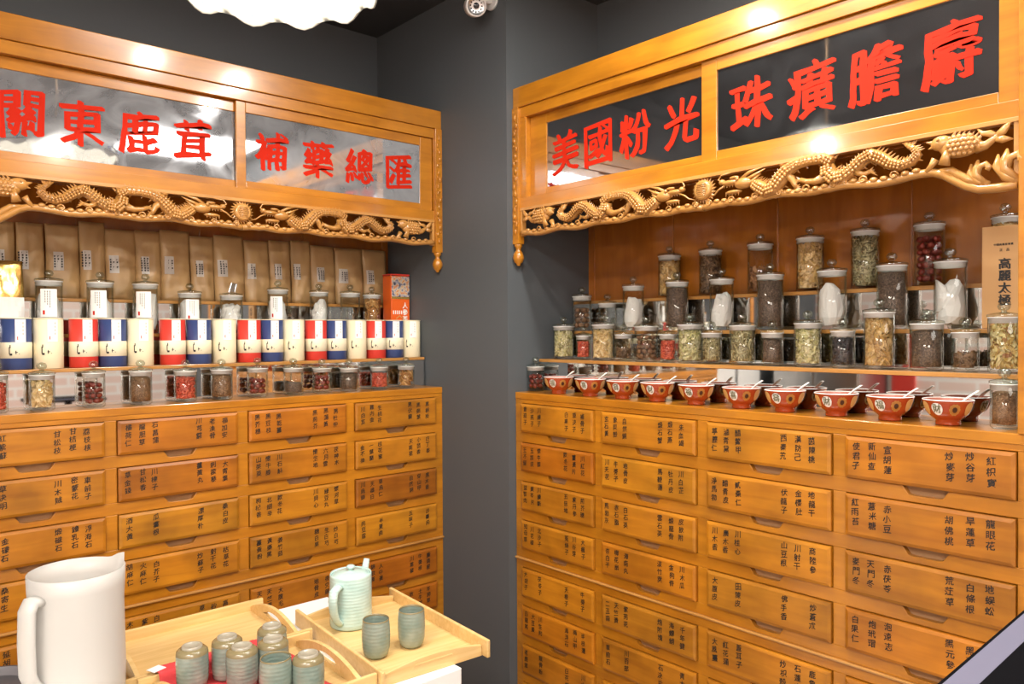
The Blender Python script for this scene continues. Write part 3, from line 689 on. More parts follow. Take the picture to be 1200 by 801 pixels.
def date_mesh(m, r, seed):
    mb = MB(); mb.ball((0, 0, 0), (r*.80, r*.80, r*.98), 12, 8)
    for i, p in enumerate(mb.v):
        q = noise.noise(Vector(p)*140+Vector((seed, 0, 0)))*.06; mb.v[i] = tuple(x*(1-abs(q)) for x in p)
    return mb.mesh('dried_fruit', m)
DATES = {}
def fruits(name, cat, key, m, base, R, fill, r, label, group):
    if (key, r) not in DATES: DATES[(key, r)] = date_mesh(m, r, 3)
    me = DATES[(key, r)]; ring = R-r-.0004; n = int(2*PI*ring/(2*r*1.03)); layers = max(1, int(fill/(1.62*r))); first = None
    for L_ in range(layers):
        z = .0092+r+L_*1.64*r
        pts = [(ring*math.cos(2*PI*(i+.5*(L_ % 2))/n), ring*math.sin(2*PI*(i+.5*(L_ % 2))/n)) for i in range(n)]
        if L_ == layers-1: pts += [(0, 0)] + ([(.0, 0)] if 0 else [])
        for x, y in pts:
            loc = base+Vector((x, y, z))
            if first is None: o = put(name, me, None, loc); tag(o, label, cat, group); first = o
            else: o = first.copy(); C.objects.link(o); o.location = loc
            o.rotation_euler = (random.uniform(0, 6), random.uniform(0, 6), random.uniform(0, 6))
def gauze(R, z1, seed):
    rnd = random.Random(seed); mb = MB()
    def bag(c, sx, sz, tip):
        n0 = len(mb.v)
        prof = [(0, 0), (.75, .02), (1.0, .18), (.98, .4), (.80, .62), (.58, .84), (.30, .98), (0, 1.0)]
        mb.lathe([(a*sx, b*sz) for a, b in prof], 14, c, False)
        for i in range(n0, len(mb.v)):
            x, y, z = mb.v[i]; q = noise.noise_vector(Vector((x*55+seed, y*55, z*55))); t = (z-c[2])/sz
            mb.v[i] = (x+q.x*.009+tip[0]*t*t, y+q.y*.009+tip[1]*t*t, z+q.z*.006)
        clampv(mb, n0, R, .0095)
    bag((rnd.uniform(-.003, .003), 0, .0095), R*.98, z1*rnd.uniform(.70, .92), (rnd.uniform(-.02, .02), rnd.uniform(-.01, .01)))
    for k in range(5):
        a = rnd.uniform(0, 6.28); t = rnd.uniform(.35, .6)*R
        bag((t*math.cos(a), t*math.sin(a), .0095+z1*rnd.uniform(0, .38)), R*rnd.uniform(.5, .75), z1*rnd.uniform(.35, .5), (rnd.uniform(-.02, .02), rnd.uniform(-.02, .02)))
    return mb.mesh('gauze_bag', M['bag_cloth'])
JARS = []
def jar(side, px, pybase, wpx, pylid, d, zsh, kind, fill, label, short, paper=False, knob=True, tagcloth=None):
    if side == 'R': P = on_x(px, pybase, XR+d); s = -P.y; base = WR(s, d, zsh)+GAP
    else: P = on_y(px, pybase, YL+d); s = P.x+WID; base = WL(s, d, zsh)+GAP
    dep = (base-CAM).dot(_fw); kk = (px-600)/900.15
    r = max(.022, wpx*dep/900.15/2/math.sqrt(1+kk*kk) - .0005)
    dirr = ray(px, pylid); top = CAM+dirr*(dep/1.0); h = top.z-zsh-.008
    r = round(min(r, .0385 if d > .1 else .041)/.0015)*.0015; h = max(.05, round(h/.004)*.004)
    rot = 0 if side == 'L' else -PI/2
    o = thing('glass_jar', label, 'jar', base, rot)
    g, sl, l, kb = jar_meshes(r, h)
    put('glass_body', g, o); put('seal', sl, o); ld = put('lid', l, o)
    if knob: put('knob', kb, ld)
    R = r-.0042; fh = (max(.008, min(fill*h, h-.030)) if fill < .78 else h-(.023 if kind.startswith('seed') else .027)) if kind else 0
    if paper:
        mb = MB(); RR = r+.0006; a = r*.62
        wrap_poly(mb, [(-a, a, h*.32, h*.86)], RR); mb.mat = 1
        for c in range(3): 
            for q in range(7-c): wrap_poly(mb, [(a*.15+c*-.006-.001, a*.15+c*-.006+.001, h*.82-.007*q-.004, h*.82-.007*q)], RR+.0003, seg=1)
        mb.mat = 2; wrap_poly(mb, [(-a*.7, -a*.45, h*.37, h*.45)], RR+.0003, seg=1)
        for v in mb.v: pass
        pl = mb.build('paper_label', [M['paper'], M['ink'], M['red_paint']], o); ang = math.atan2(CAM.y-base.y, CAM.x-base.x)+PI/2-rot + random.uniform(-.3, .3); pl.rotation_euler = (0, 0, ang)
    if kind is None: return o
    if kind == 'date': fruits('dried_date', 'dried date', 'date', DATE_M, base, R, fh, min(.0098, R*.36), 'wrinkled dried red date inside ' + short, 'red dates inside ' + short)
    elif kind == 'nutmeg': fruits('nutmeg', 'nutmeg', 'nutmeg', HM['nut'], base, R, fh, .0085, 'ridged brown nutmeg inside ' + short, 'nutmegs inside ' + short)
    elif kind == 'longan': fruits('dried_longan', 'dried longan', 'longan', HM['nut'], base, R, fh, .0105, 'round brown dried longan inside ' + short, 'longans inside ' + short)
    elif kind == 'gauze': tag(put('gauze_bags', gauze(R, h-.01, px), None, base), 'white gauze pouches packed inside ' + short, 'pouches', None, 'stuff')
    else:
        nm = {'berry': 'dried_berries', 'seed_dark': 'dark_seeds', 'seed_brown': 'brown_seeds', 'seed_black': 'black_seeds', 'powder': 'pale_grains', 'stick': 'bark_sticks'}.get(kind, 'dried_herb')
        word = {'berry': 'small red dried berries', 'seed_dark': 'dark fine seeds', 'seed_brown': 'brown fine seeds', 'seed_black': 'blackish seeds', 'powder': 'pale grains', 'stick': 'tan bark sticks', 'chip_green': 'pale green herb chips',
                'chip_cream': 'cream coloured root slices', 'slice': 'tan root slices', 'twig': 'grey green rolled herb', 'chunk_black': 'black root pieces', 'petal': 'yellow dried petals', 'bark': 'brown bark pieces', 'dark_chip': 'dark brown chips'}[kind]
        tag(put(nm, herb(kind, R, fh, int(px)), None, base, (0, 0, px)), word + ' filling ' + short, 'herb', None, 'stuff')
    return o
dA, dB, dC = D1+.0412, D2+.0418, D3+.0410
# right cabinet, front row of the stand
G1, G2, G3 = 'jars on the lowest shelf of the right stand', 'jars on the middle shelf of the right stand', 'jars on the top shelf of the right stand'
RJ1 = [(660.7,423.6,27,380,'chip_green',.9,'pale green herb jar, first on the lowest right shelf','the leftmost jar on the lowest right shelf'),
 (683.7,424,18.5,391,'berry',.85,'small red berry jar between the pale green jar and the cream slice jar','the small red berry jar second on the lowest right shelf'),
 (706.8,424.6,28.5,379,'chip_cream',.9,'jar full of cream root slices beside the small red berry jar','the cream slice jar on the lowest right shelf'),
 (731,425,23,390,'dark_chip',.36,'small jar one third full of brown chips left of the nutmeg jar','the one-third-full small jar left of the nutmegs'),
 (757.4,426,31,380,'nutmeg',.9,'wide glass jar full of round brown nutmegs on the lowest right shelf','the nutmeg jar on the lowest right shelf'),
 (782.6,426.5,22,390,'berry',.9,'small red berry jar just right of the nutmeg jar','the red berry jar right of the nutmegs'),
 (808.5,427,32,379,'chip_green',.9,'tall jar of pale green petals right of the second red berry jar','the pale petal jar right of the second berry jar'),
 (834,427.5,26,388,'twig',.8,'short jar of rolled grey green herb beside the tall pale petal jar','the short rolled herb jar'),
 (870,428.5,34,379,'twig',.82,'wide jar of long pale twig slices left of the brown seed jar','the wide twig slice jar on the lowest right shelf'),
 (905,431,29,388,'seed_dark',.9,'short dark brown seed jar between two pale herb jars','the short dark seed jar on the lowest right shelf'),
 (946.5,430.5,36,377,'chip_green',.92,'wide tall jar of pale green root chips left of the black jar','the wide green chip jar left of the black jar'),
 (987.7,432,32,386,'chunk_black',.85,'short jar of black root pieces on the lowest right shelf','the black root jar'),
 (1030,432.5,41,363,'slice',.8,'tall jar of loose tan slices right of the black root jar','the tall tan slice jar right of the black jar'),
 (1085.7,433,44,376,'seed_dark',.92,'wide jar full of dark fine seeds right of the tall tan slices','the wide dark seed jar on the lowest right shelf'),
 (1131,435,37,387,'dark_chip',.36,'short jar a third full of brown chips below the white pouch jar','the third-full jar near the right end'),
 (1176.4,435,42,369,'petal',.9,'wide jar of yellow dried petals at the right end, before the tan carton','the yellow petal jar at the right end')]
for a in RJ1: jar('R', a[0], a[1], a[2]*.93, a[3], dA, S1, a[4], a[5], a[6], a[7])['group'] = G1
RJ2 = [(682,384,24.5,346,'longan',.6,'jar of round brown longans at the left end of the middle right shelf','the longan jar on the middle right shelf'),
 (712,384.5,22.5,354,None,0,'empty clear jar beside the longan jar on the middle shelf','the empty jar'),
 (742.3,385,27,334,'gauze',.9,'jar of white gauze pouches above the cream slice jar','the pouch jar right of the empty jar'),
 (793.6,385,29.5,329,'seed_dark',.9,'tall dark seed jar between two pouch jars on the middle right shelf','the dark seed jar between two pouch jars'),
 (845.8,386,31,326,'gauze',.9,'jar with one tall pointed white pouch, between two dark seed jars','the pointed pouch jar'),
 (902.6,386,34,321,'seed_dark',.92,'tall dark seed jar above the short dark brown seed jar','the tall dark seed jar above the short seed jar'),
 (974.8,386,38,315,'gauze',.95,'jar crammed with grey white pouches above the black root jar','the crammed pouch jar above the black roots'),
 (1045,385,40,310,'seed_dark',.92,'tall dark seed jar behind the tall tan slice jar','the tall dark seed jar behind the tan slices'),
 (1113.5,386,44,305,'gauze',.85,'jar with a large loose white pouch left of the tan carton','the loose pouch jar left of the carton')]
for a in RJ2: jar('R', a[0], a[1], a[2]*.94, a[3], dB, S2, a[4], a[5], a[6], a[7])['group'] = G2
RJ3 = [(784.6,348,29,298,'slice',.75,'jar of tan slices, first from the left on the top right shelf','the leftmost jar on the top right shelf'),
 (832.6,347,30,292,'dark_chip',.9,'jar of dark brown chips, second on the top right shelf','the dark chip jar on the top right shelf'),
 (890.8,344,33,285,'bark',.45,'jar of sparse brown bark, third on the top right shelf','the sparse bark jar on the top right shelf'),
 (949.3,341,35,278,'slice',.8,'jar of curled tan strips, fourth on the top right shelf','the curled strip jar on the top right shelf'),
 (1013.7,336,37,270,'twig',.92,'jar of grey green rolled slices, fifth on the top right shelf','the rolled slice jar on the top right shelf'),
 (1089,331,40,261,'date',.88,'jar of dark red dates on the top right shelf','the red date jar on the top right shelf'),
 (1178,327,37,252,'slice',.85,'jar of tan strips half hidden behind the tan carton','the jar behind the tan carton')]
for a in RJ3: jar('R', a[0], a[1], a[2]*.93, a[3], dC, S3, a[4], a[5], a[6], a[7])['group'] = G3
jar('R', 628, 457, 21, 427, .075, TOP, 'date', .85, 'jar of red dates at the left end of the right counter', 'the red date jar beside the first red bowl')
jar('R', 1177, 500, 36, 447, .065, TOP, 'seed_brown', .90, 'jar of brown seeds at the right end of the row of red bowls', 'the brown seed jar beside the last red bowl')

# left cabinet: jars on the counter
GL1, GL2 = 'jars along the left counter', 'jars behind the tea canisters'
LJ1 = [(-4,474,29,437,'berry',.75,'red berry jar cut by the left picture edge on the left counter','the berry jar at the left picture edge'),
 (49.5,473,31,436,'chip_cream',.8,'jar of cream ginseng slices near the left picture edge','the cream slice jar on the left counter'),
 (110,471,28.5,434,'date',.85,'jar full of large red dates right of the cream slice jar','the red date jar right of the cream slices'),
 (165,470,28,433,'seed_brown',.8,'brown seed jar between the red dates and the red berries','the brown seed jar right of the red dates'),
 (217.5,467,27,432,'berry',.8,'jar of bright red berries below the third red canister from the left','the red berry jar right of the brown seeds'),
 (260,465,25.5,431,'seed_brown',.8,'seed jar right of the bright red berries on the left counter','the seed jar right of the red berries'),
 (302,463,24.5,430,'date',.72,'jar two thirds full of red dates in the middle of the left counter','the two-thirds-full date jar'),
 (344,461,24,430,'seed_dark',.36,'jar one third full of dark seeds right of the middle date jar','the third-full dark seed jar'),
 (377.5,460,23.5,429,'date',.75,'red date jar between the third-full jar and the full dark jar','the date jar right of the third-full jar'),
 (409,459,22,429,'seed_dark',.8,'dark seed jar between red dates and red berries near the right','the full dark seed jar on the left counter'),
 (444.5,457,21,428,'berry',.76,'red berry jar second from the right on the left counter','the berry jar second from the right on the left counter'),
 (476,455.5,20,427,'stick',.8,'jar of tan bark sticks at the right end of the left counter','the bark stick jar')]
for a in LJ1: jar('L', a[0], a[1], a[2], a[3], .066, TOP, a[4], a[5], a[6], a[7])['group'] = GL1
LJ2 = [(58,386,33.5,328,'gauze',.9,'labelled pouch jar beside the gold bag behind the canisters','the labelled jar beside the gold bag',True),
 (118,386,33,330,'gauze',.95,'labelled pouch jar behind the second red and blue canisters','the labelled jar second from the gold bag',True),
 (171,386,31,332,'gauze',.95,'labelled pouch jar with a curled clear knob, third from the gold bag','the labelled jar third from the gold bag',True),
 (222.8,386,28,342,'gauze',.9,'low labelled pouch jar above the second blue canister','the low labelled jar fourth from the gold bag',True),
 (271.5,386,27,345,'gauze',.98,'white pouch jar with a clear packet instead of a knob on its lid','the jar under the clear packet',False),
 (326,386,25,338.5,'gauze',.85,'jar with a large plain white label near the middle canisters','the jar with the large white label',True),
 (374,386,22.5,340.5,'gauze',.95,'jar tightly packed with one smooth white pouch','the tightly packed white jar',False),
 (410.6,386,24,342,None,0,'empty clear jar in front of the kraft bags',None,False),
 (436,386,21.5,345,'stick',.75,'jar of brown bark left of the orange tin','the bark jar left of the orange tin',False)]
for i, a in enumerate(LJ2): jar('L', a[0], a[1], a[2], a[3], dB, S2, a[4], a[5], a[6], a[7], a[8], knob=(i != 4))['group'] = GL2
P = on_y(271.5, 386, YL+dB); mb = MB()
n0 = mb.add([(x, y, z) for x, z in ((-.014, 0), (.010, 0), (.018, .030), (-.004, .033)) for y in (-.0035, .0035)])
for q in ((0,2,4,6),(7,5,3,1)): mb.face([n0+i for i in q])
for i in range(4): j = (i+1) % 4; mb.face([n0+2*i, n0+2*i+1, n0+2*j+1, n0+2*j])
pk = mb.build('clear_packet', glass('crinkled clear film', (.8,.8,.8), (.6,.6,.6), .3, .5), None, .002)
_dep = (Vector((P.x, P.y, S2))-CAM).dot(_fw); _h = round(((CAM+ray(271.5, 345)*_dep).z-S2-.008)/.004)*.004
pk.location = (P.x+.003, P.y, S2+_h+.0142); tag(pk, 'crumpled clear plastic packet lying on a jar lid', 'packet')

# ------------------------------------------------------------------ tea canisters
def can_meshes(col):
    R, H = .0365, .138; k = M['can_'+col]
    b = MB().lathe([(0, 0), (R-.001, 0), (R, .001), (R, H*.985), (R-.0005, H*.985), (0, H*.985)], 40).mesh('canister_body', k)
    l = MB().lathe([(0, H*.9852), (R-.0003, H*.9852), (R+.0008, H*.987), (R+.0008, H), (R-.001, H+.001), (0, H+.001)], 40).mesh('canister_lid', M['can_cream'])
    band = MB().lathe([(R+.0002, H*.22), (R+.0007, H*.222), (R+.0007, H*.525), (R+.0002, H*.53)], 40).mesh('cream_band', M['cream_band'])
    mb = MB(); RR = R+.0010
    wrap_poly(mb, [(-.004, .022, H*.53, H*.975)], RR)
    mb.mat = 1
    for q in range(4): wrap_poly(mb, [(.013, .0165, H*.88-.0095*q, H*.92-.0095*q)], RR+.0003, seg=1)
    for c in range(2):
        for q in range(8): wrap_poly(mb, [(.007-.005*c, .0078-.005*c, H*.90-.006*q, H*.925-.006*q)], RR+.0003, seg=1)
    mb.mat = 2; wrap_poly(mb, [(.0005, .003, H*.58, H*.64)], RR+.0003, seg=1)
    lab = mb.mesh('paper_label', [M['paper'], M['label_grey'], M['red_paint']])
    mb = MB()                                        # brushed black figure and small signature on the band
    wrap_poly(mb, [(-.019, -.0165, H*.30, H*.44), (-.0175, -.011, H*.275, H*.315), (-.017, -.0145, H*.42, H*.48), (-.0035, -.0015, H*.30, H*.37), (-.0045, .0015, H*.33, H*.345), (.004, .006, H*.30, H*.312)], RR+.0002, seg=2)
    br = mb.mesh('brush_mark', M['ink'])
    return b, l, band, lab, br
CANM = {c: can_meshes(c) for c in ('red', 'blue', 'cream')}
cx_s = [.180,.256,.343,.418,.493,.586,.664,.743,.825,.902,.978,1.062,1.139,1.219,1.3005,1.3770,1.4525]
seq = ['blue', 'cream'] + ['red', 'blue', 'cream']*5
nth = ['first', 'second', 'third', 'fourth', 'fifth', 'sixth']
cnt = {'red': 0, 'blue': 0, 'cream': 0}
def make_can(c, loc, label):
    o = thing('tea_canister', label, 'canister', loc, 0, 'tea canisters on the lowest left shelf')
    b, l, band, lab, br = CANM[c]; put('canister_body', b, o); put('canister_lid', l, o); 
    if c != 'cream': put('cream_band', band, o)
    put('paper_label', lab, o); put('brush_mark', br, o); return o
proto = {}
for s, c in zip(cx_s, seq):
    k = cnt[c]; cnt[c] += 1; word = {'red': 'bright red', 'blue': 'navy blue', 'cream': 'plain cream'}[c]
    lb = '%s tea canister with white label, %s %s one from the left' % (word, nth[k], {'red':'red','blue':'blue','cream':'cream'}[c])
    loc = WL(s, D1+.041, S1)+GAP; a = math.atan2(CAM.y-loc.y, CAM.x-loc.x)+PI/2 + .05
    if c not in proto: proto[c] = make_can(c, loc, lb); o = proto[c]; o.rotation_euler = (0, 0, a)
    else: o = copy_thing(proto[c], loc, lb, a)

# ------------------------------------------------------------------ kraft bags
def bag_mesh(wd, h, seed):
    mb = MB(); nx, nz = 10, 16; rnd = random.Random(seed)
    def th(x, z):
        t = z/h; e = max(0, 1-abs(x)**4)
        return (.020*(1-t)**.7*(.55+.45*e)+.0012)*(.25+.75*e if t > .03 else 1)
    ids = {}
    for side in (0, 1):
        for i in range(nx+1):
            for j in range(nz+1):
                x = -1+2*i/nx; z = h*j/nz; w2 = wd/2*(1-.02*math.sin(z*30+seed))
                q = noise.noise(Vector((x*2.2+seed, z*22, side*5)))*.0085*(1-.6*z/h)
                y = (-1 if side == 0 else 1)*(th(x, z)+ (q if abs(x) < .99 else 0)) + .010*(z/h)**2
                ids[side, i, j] = mb.add([(x*w2, y, z)])
    for i in range(nx):
        for j in range(nz):
            mb.face([ids[0,i,j], ids[0,i+1,j], ids[0,i+1,j+1], ids[0,i,j+1]], True); mb.face([ids[1,i,j], ids[1,i,j+1], ids[1,i+1,j+1], ids[1,i+1,j]], True)
    for j in range(nz):
        mb.face([ids[0,0,j], ids[0,0,j+1], ids[1,0,j+1], ids[1,0,j]], True); mb.face([ids[0,nx,j], ids[1,nx,j], ids[1,nx,j+1], ids[0,nx,j+1]], True)
    for i in range(nx):
        mb.face([ids[0,i,nz], ids[0,i+1,nz], ids[1,i+1,nz], ids[1,i,nz]]); mb.face([ids[0,i,0], ids[1,i,0], ids[1,i+1,0], ids[0,i+1,0]])
    return mb, ids, nx, nz
edges = [(-8,18,259), (19.5,52.5,261), (53.7,93.7,263), (93.7,124,260), (124,160,269), (159,189,270.5), (188.6,223,270), (223.5,251,277), (251,286.7,276), (286.7,316,282), (316,341,282), (341.5,364.5,282), (364.5,392.9,288), (392.9,425.6,291), (425.6,453,293)]
pos_w = ['at the left picture edge', 'second from the left', 'third from the left', 'fourth from the left', 'fifth from the left', 'sixth from the left', 'seventh from the left', 'eighth, in the middle of the row', 'eighth from the right', 'sixth from the right', 'fifth from the right', 'narrow, fourth from the right', 'third from the right', 'second from the right', 'last on the right']
pos_w[8] = 'seventh from the right'
for i, (a, b, top) in enumerate(edges):
    d = D3+.042
    p0 = on_y(a, 330, YL+d); p1 = on_y(b, 330, YL+d); s0, s1 = p0.x, p1.x
    zt = on_y((a+b)/2, top, YL+d).z; vis = s1-s0; wd = vis*.985; h = zt-S3
    o = thing('kraft_bag', 'brown kraft paper pouch on the top left shelf, ' + pos_w[i], 'bag', ((s0+s1)/2, YL+d, S3+.0005), 0, 'kraft bags on the top left shelf')
    yaw = 0; o.rotation_euler = (0, 0, yaw)
    mb, ids, nx, nz = bag_mesh(wd, h, i*1.7)
    mb.build('pouch', M['kraft'], o)
    sb = MB()
    for zz in (h*.86, h*.965): sb.box(-wd*.48, wd*.48, .0035, .0045, zz, zz+.0015)
    lb = MB(); j0, j1 = int(nz*.40), int(nz*.66); i0 = 1 if i % 5 in (1, 4, 3) else (2 if i != 6 else 3); i1 = i0+3
    for ii in range(i0, i1):
        for j in range(j0, j1):
            n = lb.add([(mb.v[ids[0,x,y]][0], mb.v[ids[0,x,y]][1]-.0007, mb.v[ids[0,x,y]][2]) for x, y in ((ii,j),(ii+1,j),(ii+1,j+1),(ii,j+1))]); lb.face([n, n+1, n+2, n+3])
    lb.mat = 1
    f = lambda xx, zz: (lambda v0: v0[1]-.0012)(min((mb.v[ids[0,x,y]] for x in range(i0, i1+1) for y in range(j0, j1+1)), key=lambda v: abs(v[0]-xx)+abs(v[2]-zz)))
    xa, xb, za, zb_ = mb.v[ids[0,i0,j0]][0], mb.v[ids[0,i1,j0]][0], mb.v[ids[0,i0,j0]][2], mb.v[ids[0,i0,j1]][2]
    for c in range(3):
        for q in range(6):
            x = xb-.005-c*.009; z = zb_-.006-q*(zb_-za-.01)/6; y = f(x, z)
            n = lb.add([(x-.0022, y, z-.003), (x+.0022, y, z-.003), (x+.0022, y, z+.002), (x-.0022, y, z+.002)]); lb.face([n, n+1, n+2, n+3])
    lb.build('paper_label', [M['label_grey'], M['ink']], o)

# gold bag, orange tin, tan carton
p = on_y(8, 372, YL+dB); o = thing('gold_bag', 'shiny gold foil bag with white lower half by the left picture edge', 'bag', (p.x, YL+dB, S2+.0005))
mb, ids, nx, nz = bag_mesh(.082, .205, 40); mb.build('foil_pouch', M['gold'], o)
lb = MB()
for ii in range(0, nx):
    for j in range(0, int(nz*.56)):
        n = lb.add([(mb.v[ids[0,x,y]][0], mb.v[ids[0,x,y]][1]-.0007, mb.v[ids[0,x,y]][2]) for x, y in ((ii,j),(ii+1,j),(ii+1,j+1),(ii,j+1))]); lb.face([n, n+1, n+2, n+3], True)
lb.build('white_panel', M['paper'], o)
p = on_y(467, 372, YL+dB-.002); tn = thing('tin_box', 'tall orange red tea tin with painted top and gold rim at the right end', 'tin', (min(p.x, -.046), YL+dB-.002, S2+.0005))
MB().box(-.042, .042, -.030, .030, 0, .215).build('tin_body', M['tin_red'], tn, .003)
MB().box(-.0425, .0425, -.0305, .0305, .2155, .222).build('tin_lid', M['can_red'], tn, .002)
x, N, L, Pn = mat('painted scene'); t_ = N.new('ShaderNodeTexCoord'); v_ = N.new('ShaderNodeTexNoise'); v_.inputs['Scale'].default_value = 75; v_.inputs['Detail'].default_value = 5
L.new(t_.outputs['Object'], v_.inputs['Vector']); cr = N.new('ShaderNodeValToRGB'); e = cr.color_ramp.elements
for q, cc in ((.36, c_(60,58,70)), (.46, c_(150,150,170)), (.54, c_(210,190,150)), (.62, c_(190,110,60))):
    k = e.new(q); k.color = cc
L.new(v_.outputs['Fac'], cr.inputs['Fac']); L.new(cr.outputs['Color'], Pn.inputs['Base Color']); Pn.inputs['Roughness'].default_value = .35
MB().box(-.040, .040, -.0308, -.0298, .135, .212).build('painted_panel', x, tn)
MB().box(-.040, .040, -.0309, -.0298, .126, .135).build('gold_strip', M['gold'], tn)
mb = MB()
for q, ch in enumerate('人參茶'): write(mb, ch, .020, .102-.026*q, .023, -.0312, .03, 0)
for q in range(5): mb.box(-.034+.009*q, -.030+.009*q, -.0310, -.0300, .068, .082)
mb.build('tin_lettering', M['paper'], tn)
mb = MB(); mb.tube([(-.03,-.0312,.02),(-.01,-.0312,.04),(.0,-.0312,.025),(.015,-.0312,.05),(.03,-.0312,.035),(.025,-.0312,.015)], .0022, 5, .3); mb.tube([(-.02,-.0312,.05),(-.005,-.0312,.062),(.01,-.0312,.05)], .002, 5, .3)
mb.build('gold_swirl', M['gold_oval'], tn)
p = on_x(1179, 365, XR+dB); bx = thing('carton', 'tall tan ginseng carton lettered 高麗太極 at the right end', 'box', (XR+dB, p.y, S2+.0005), -PI/2)
MB().box(-.041, .041, -.024, .024, 0, .225).build('carton_body', M['carton'], bx, .0015)
mb = MB()
for q, ch in enumerate('高麗太極'): write(mb, ch, .004, .142-.0265*q, .0235, -.0245, .05, 0)
for q, ch in enumerate('中國高麗蔘專賣'): write(mb, ch, -.015+.0055*q, .184, .005, -.0245, .04, 0)
for q, ch in enumerate('正品'): write(mb, ch, -.003+.013*q, .172, .006, -.0245, .04, 0)
mb.build('carton_lettering', M['ink'], bx)

# ------------------------------------------------------------------ bowls and spoons
BP = [(.0, .003), (.019, .003), (.021, 0), (.0235, 0), (.0245, .003), (.0235, .010), (.029, .014), (.038, .023), (.044, .034), (.0475, .045), (.0495, .053)]
def bowl_at(t):                       # outer profile between foot and rim, t 0..1
    pr = BP[5:]; x = t*(len(pr)-1); i = min(int(x), len(pr)-2); f = x-i
    return pr[i][0]*(1-f)+pr[i+1][0]*f, pr[i][1]*(1-f)+pr[i+1][1]*f
def patch(mb, a0, t0, ra, rt, off, n=18):
    r, z = bowl_at(t0); c = mb.add([((r+off)*math.sin(a0), -(r+off)*math.cos(a0), z-off*.5)]); ids = []
    for ring in (.5, 1):
        k = []
        for i in range(n):
            q = 2*PI*i/n; a = a0+ra*ring*math.cos(q); r, z = bowl_at(max(0, min(1, t0+rt*ring*math.sin(q))))
            k.append(mb.add([((r+off)*math.sin(a), -(r+off)*math.cos(a), z-off*.5)]))
        ids.append(k)
    for i in range(n):
        j = (i+1) % n; mb.face([c, ids[0][i], ids[0][j]], True); mb.face([ids[0][i], ids[1][i], ids[1][j], ids[0][j]], True)
bowl_b = MB().lathe(BP, 40).mesh('bowl_shell', M['bowl'])
bowl_in = MB().lathe([(.0475, .0535), (.0448, .044), (.039, .030), (.028, .019), (.014, .0155), (0, .015)], 40).mesh('bowl_lining', M['bowl_in'])
bowl_rim = MB().lathe([(.0495, .053), (.0488, .0545), (.0475, .0535)], 40).mesh('cream_rim', M['porcelain'])
def bowl_marks(ch):
    w_ = MB(); g_ = MB(); f_ = MB(); k_ = MB()
    for q in range(3):
        b = q*2*PI/3
        patch(w_, b-.42, .64, .25, .25, .0006); patch(k_, b+.33, .62, .10, .11, .0011)
        for i in range(10):
            a = 2*PI*i/10; patch(f_, b+.33+.17*math.cos(a), .62+.17*math.sin(a), .075, .075, .0005, 8)
        patch(g_, b+1.05, .66, .24, .28, .0006)
        tm = MB(); write(tm, ch, 0, 0, 1, 0, .03, 0)
        vs = []; k_.mat = 1
        for x, _, z in tm.v:
            r, zz = bowl_at(max(0, min(1, .66+z*.36))); a = b-.42+x*.36; vs.append(((r+.0012)*math.sin(a), -(r+.0012)*math.cos(a), zz))
        n0 = k_.add(vs)
        for fc in tm.f: k_.face([n0+i for i in fc])
        k_.mat = 0
    return (w_.mesh('white_medallion', M['porcelain']), g_.mesh('gold_medallion', M['gold_oval']), f_.mesh('flower_petals', M['petal_gold']), k_.mesh('dark_marks', [M['black_flower'], M['olive']]))
BMK = {ch: bowl_marks(ch) for ch in '福喜壽財'}
sp = MB()
spm = [(-.030, .020), (-.016, .024), (0, .031), (.016, .043), (.028, .054), (.040, .064), (.052, .073)]
sp.tube([(x, 0, z) for x, z in spm], [.003, .010, .0095, .006, .0048, .0052, .0042], 10, 1.0)
for i, v in enumerate(sp.v):           # flatten the spoon
    x, y, z = v; zc = None
    for (x0, z0), (x1, z1) in zip(spm, spm[1:]):
        if x0-.004 <= x <= x1+.004: zc = z0+(z1-z0)*(x-x0)/(x1-x0)
    if zc is not None: sp.v[i] = (x, y*1.1, zc+(z-zc)*.45)
spoon_m = sp.mesh('soup_spoon', M['porcelain'])
bx_px = [655, 692, 730, 770.5, 816, 869, 920, 980, 1043, 1111]
nth10 = ['first', 'second', 'third', 'fourth', 'fifth', 'sixth', 'seventh', 'eighth', 'ninth', 'tenth and last']
for i, px in enumerate(bx_px):
    d = .0545; p = on_x(px, 470, XR+d); s = -p.y; loc = WR(s, d, TOP)+GAP; ch = '福喜壽財'[i % 4] if i < 9 else '財'
    o = thing('soup_bowl', 'red lacquer bowl with white medallion, %s in the row from the left' % nth10[i], 'bowl', loc, math.atan2(CAM.y-loc.y, CAM.x-loc.x)+PI/2-.05, 'red lacquer bowls on the right counter')
    put('bowl_shell', bowl_b, o); put('bowl_lining', bowl_in, o); put('cream_rim', bowl_rim, o)
    for nm, me in zip(('white_medallion', 'gold_medallion', 'flower_petals', 'dark_marks'), BMK[ch]): put(nm, me, o)
    q = put('soup_spoon', spoon_m, None, loc+Vector((0, -.004, .0008)), (0, 0, -PI/2+.25+.12*math.sin(i*2.3)))
    tag(q, 'white porcelain spoon leaning in the %s red bowl from the left' % nth10[i].replace(' and last', ''), 'spoon', 'spoons in the red bowls')

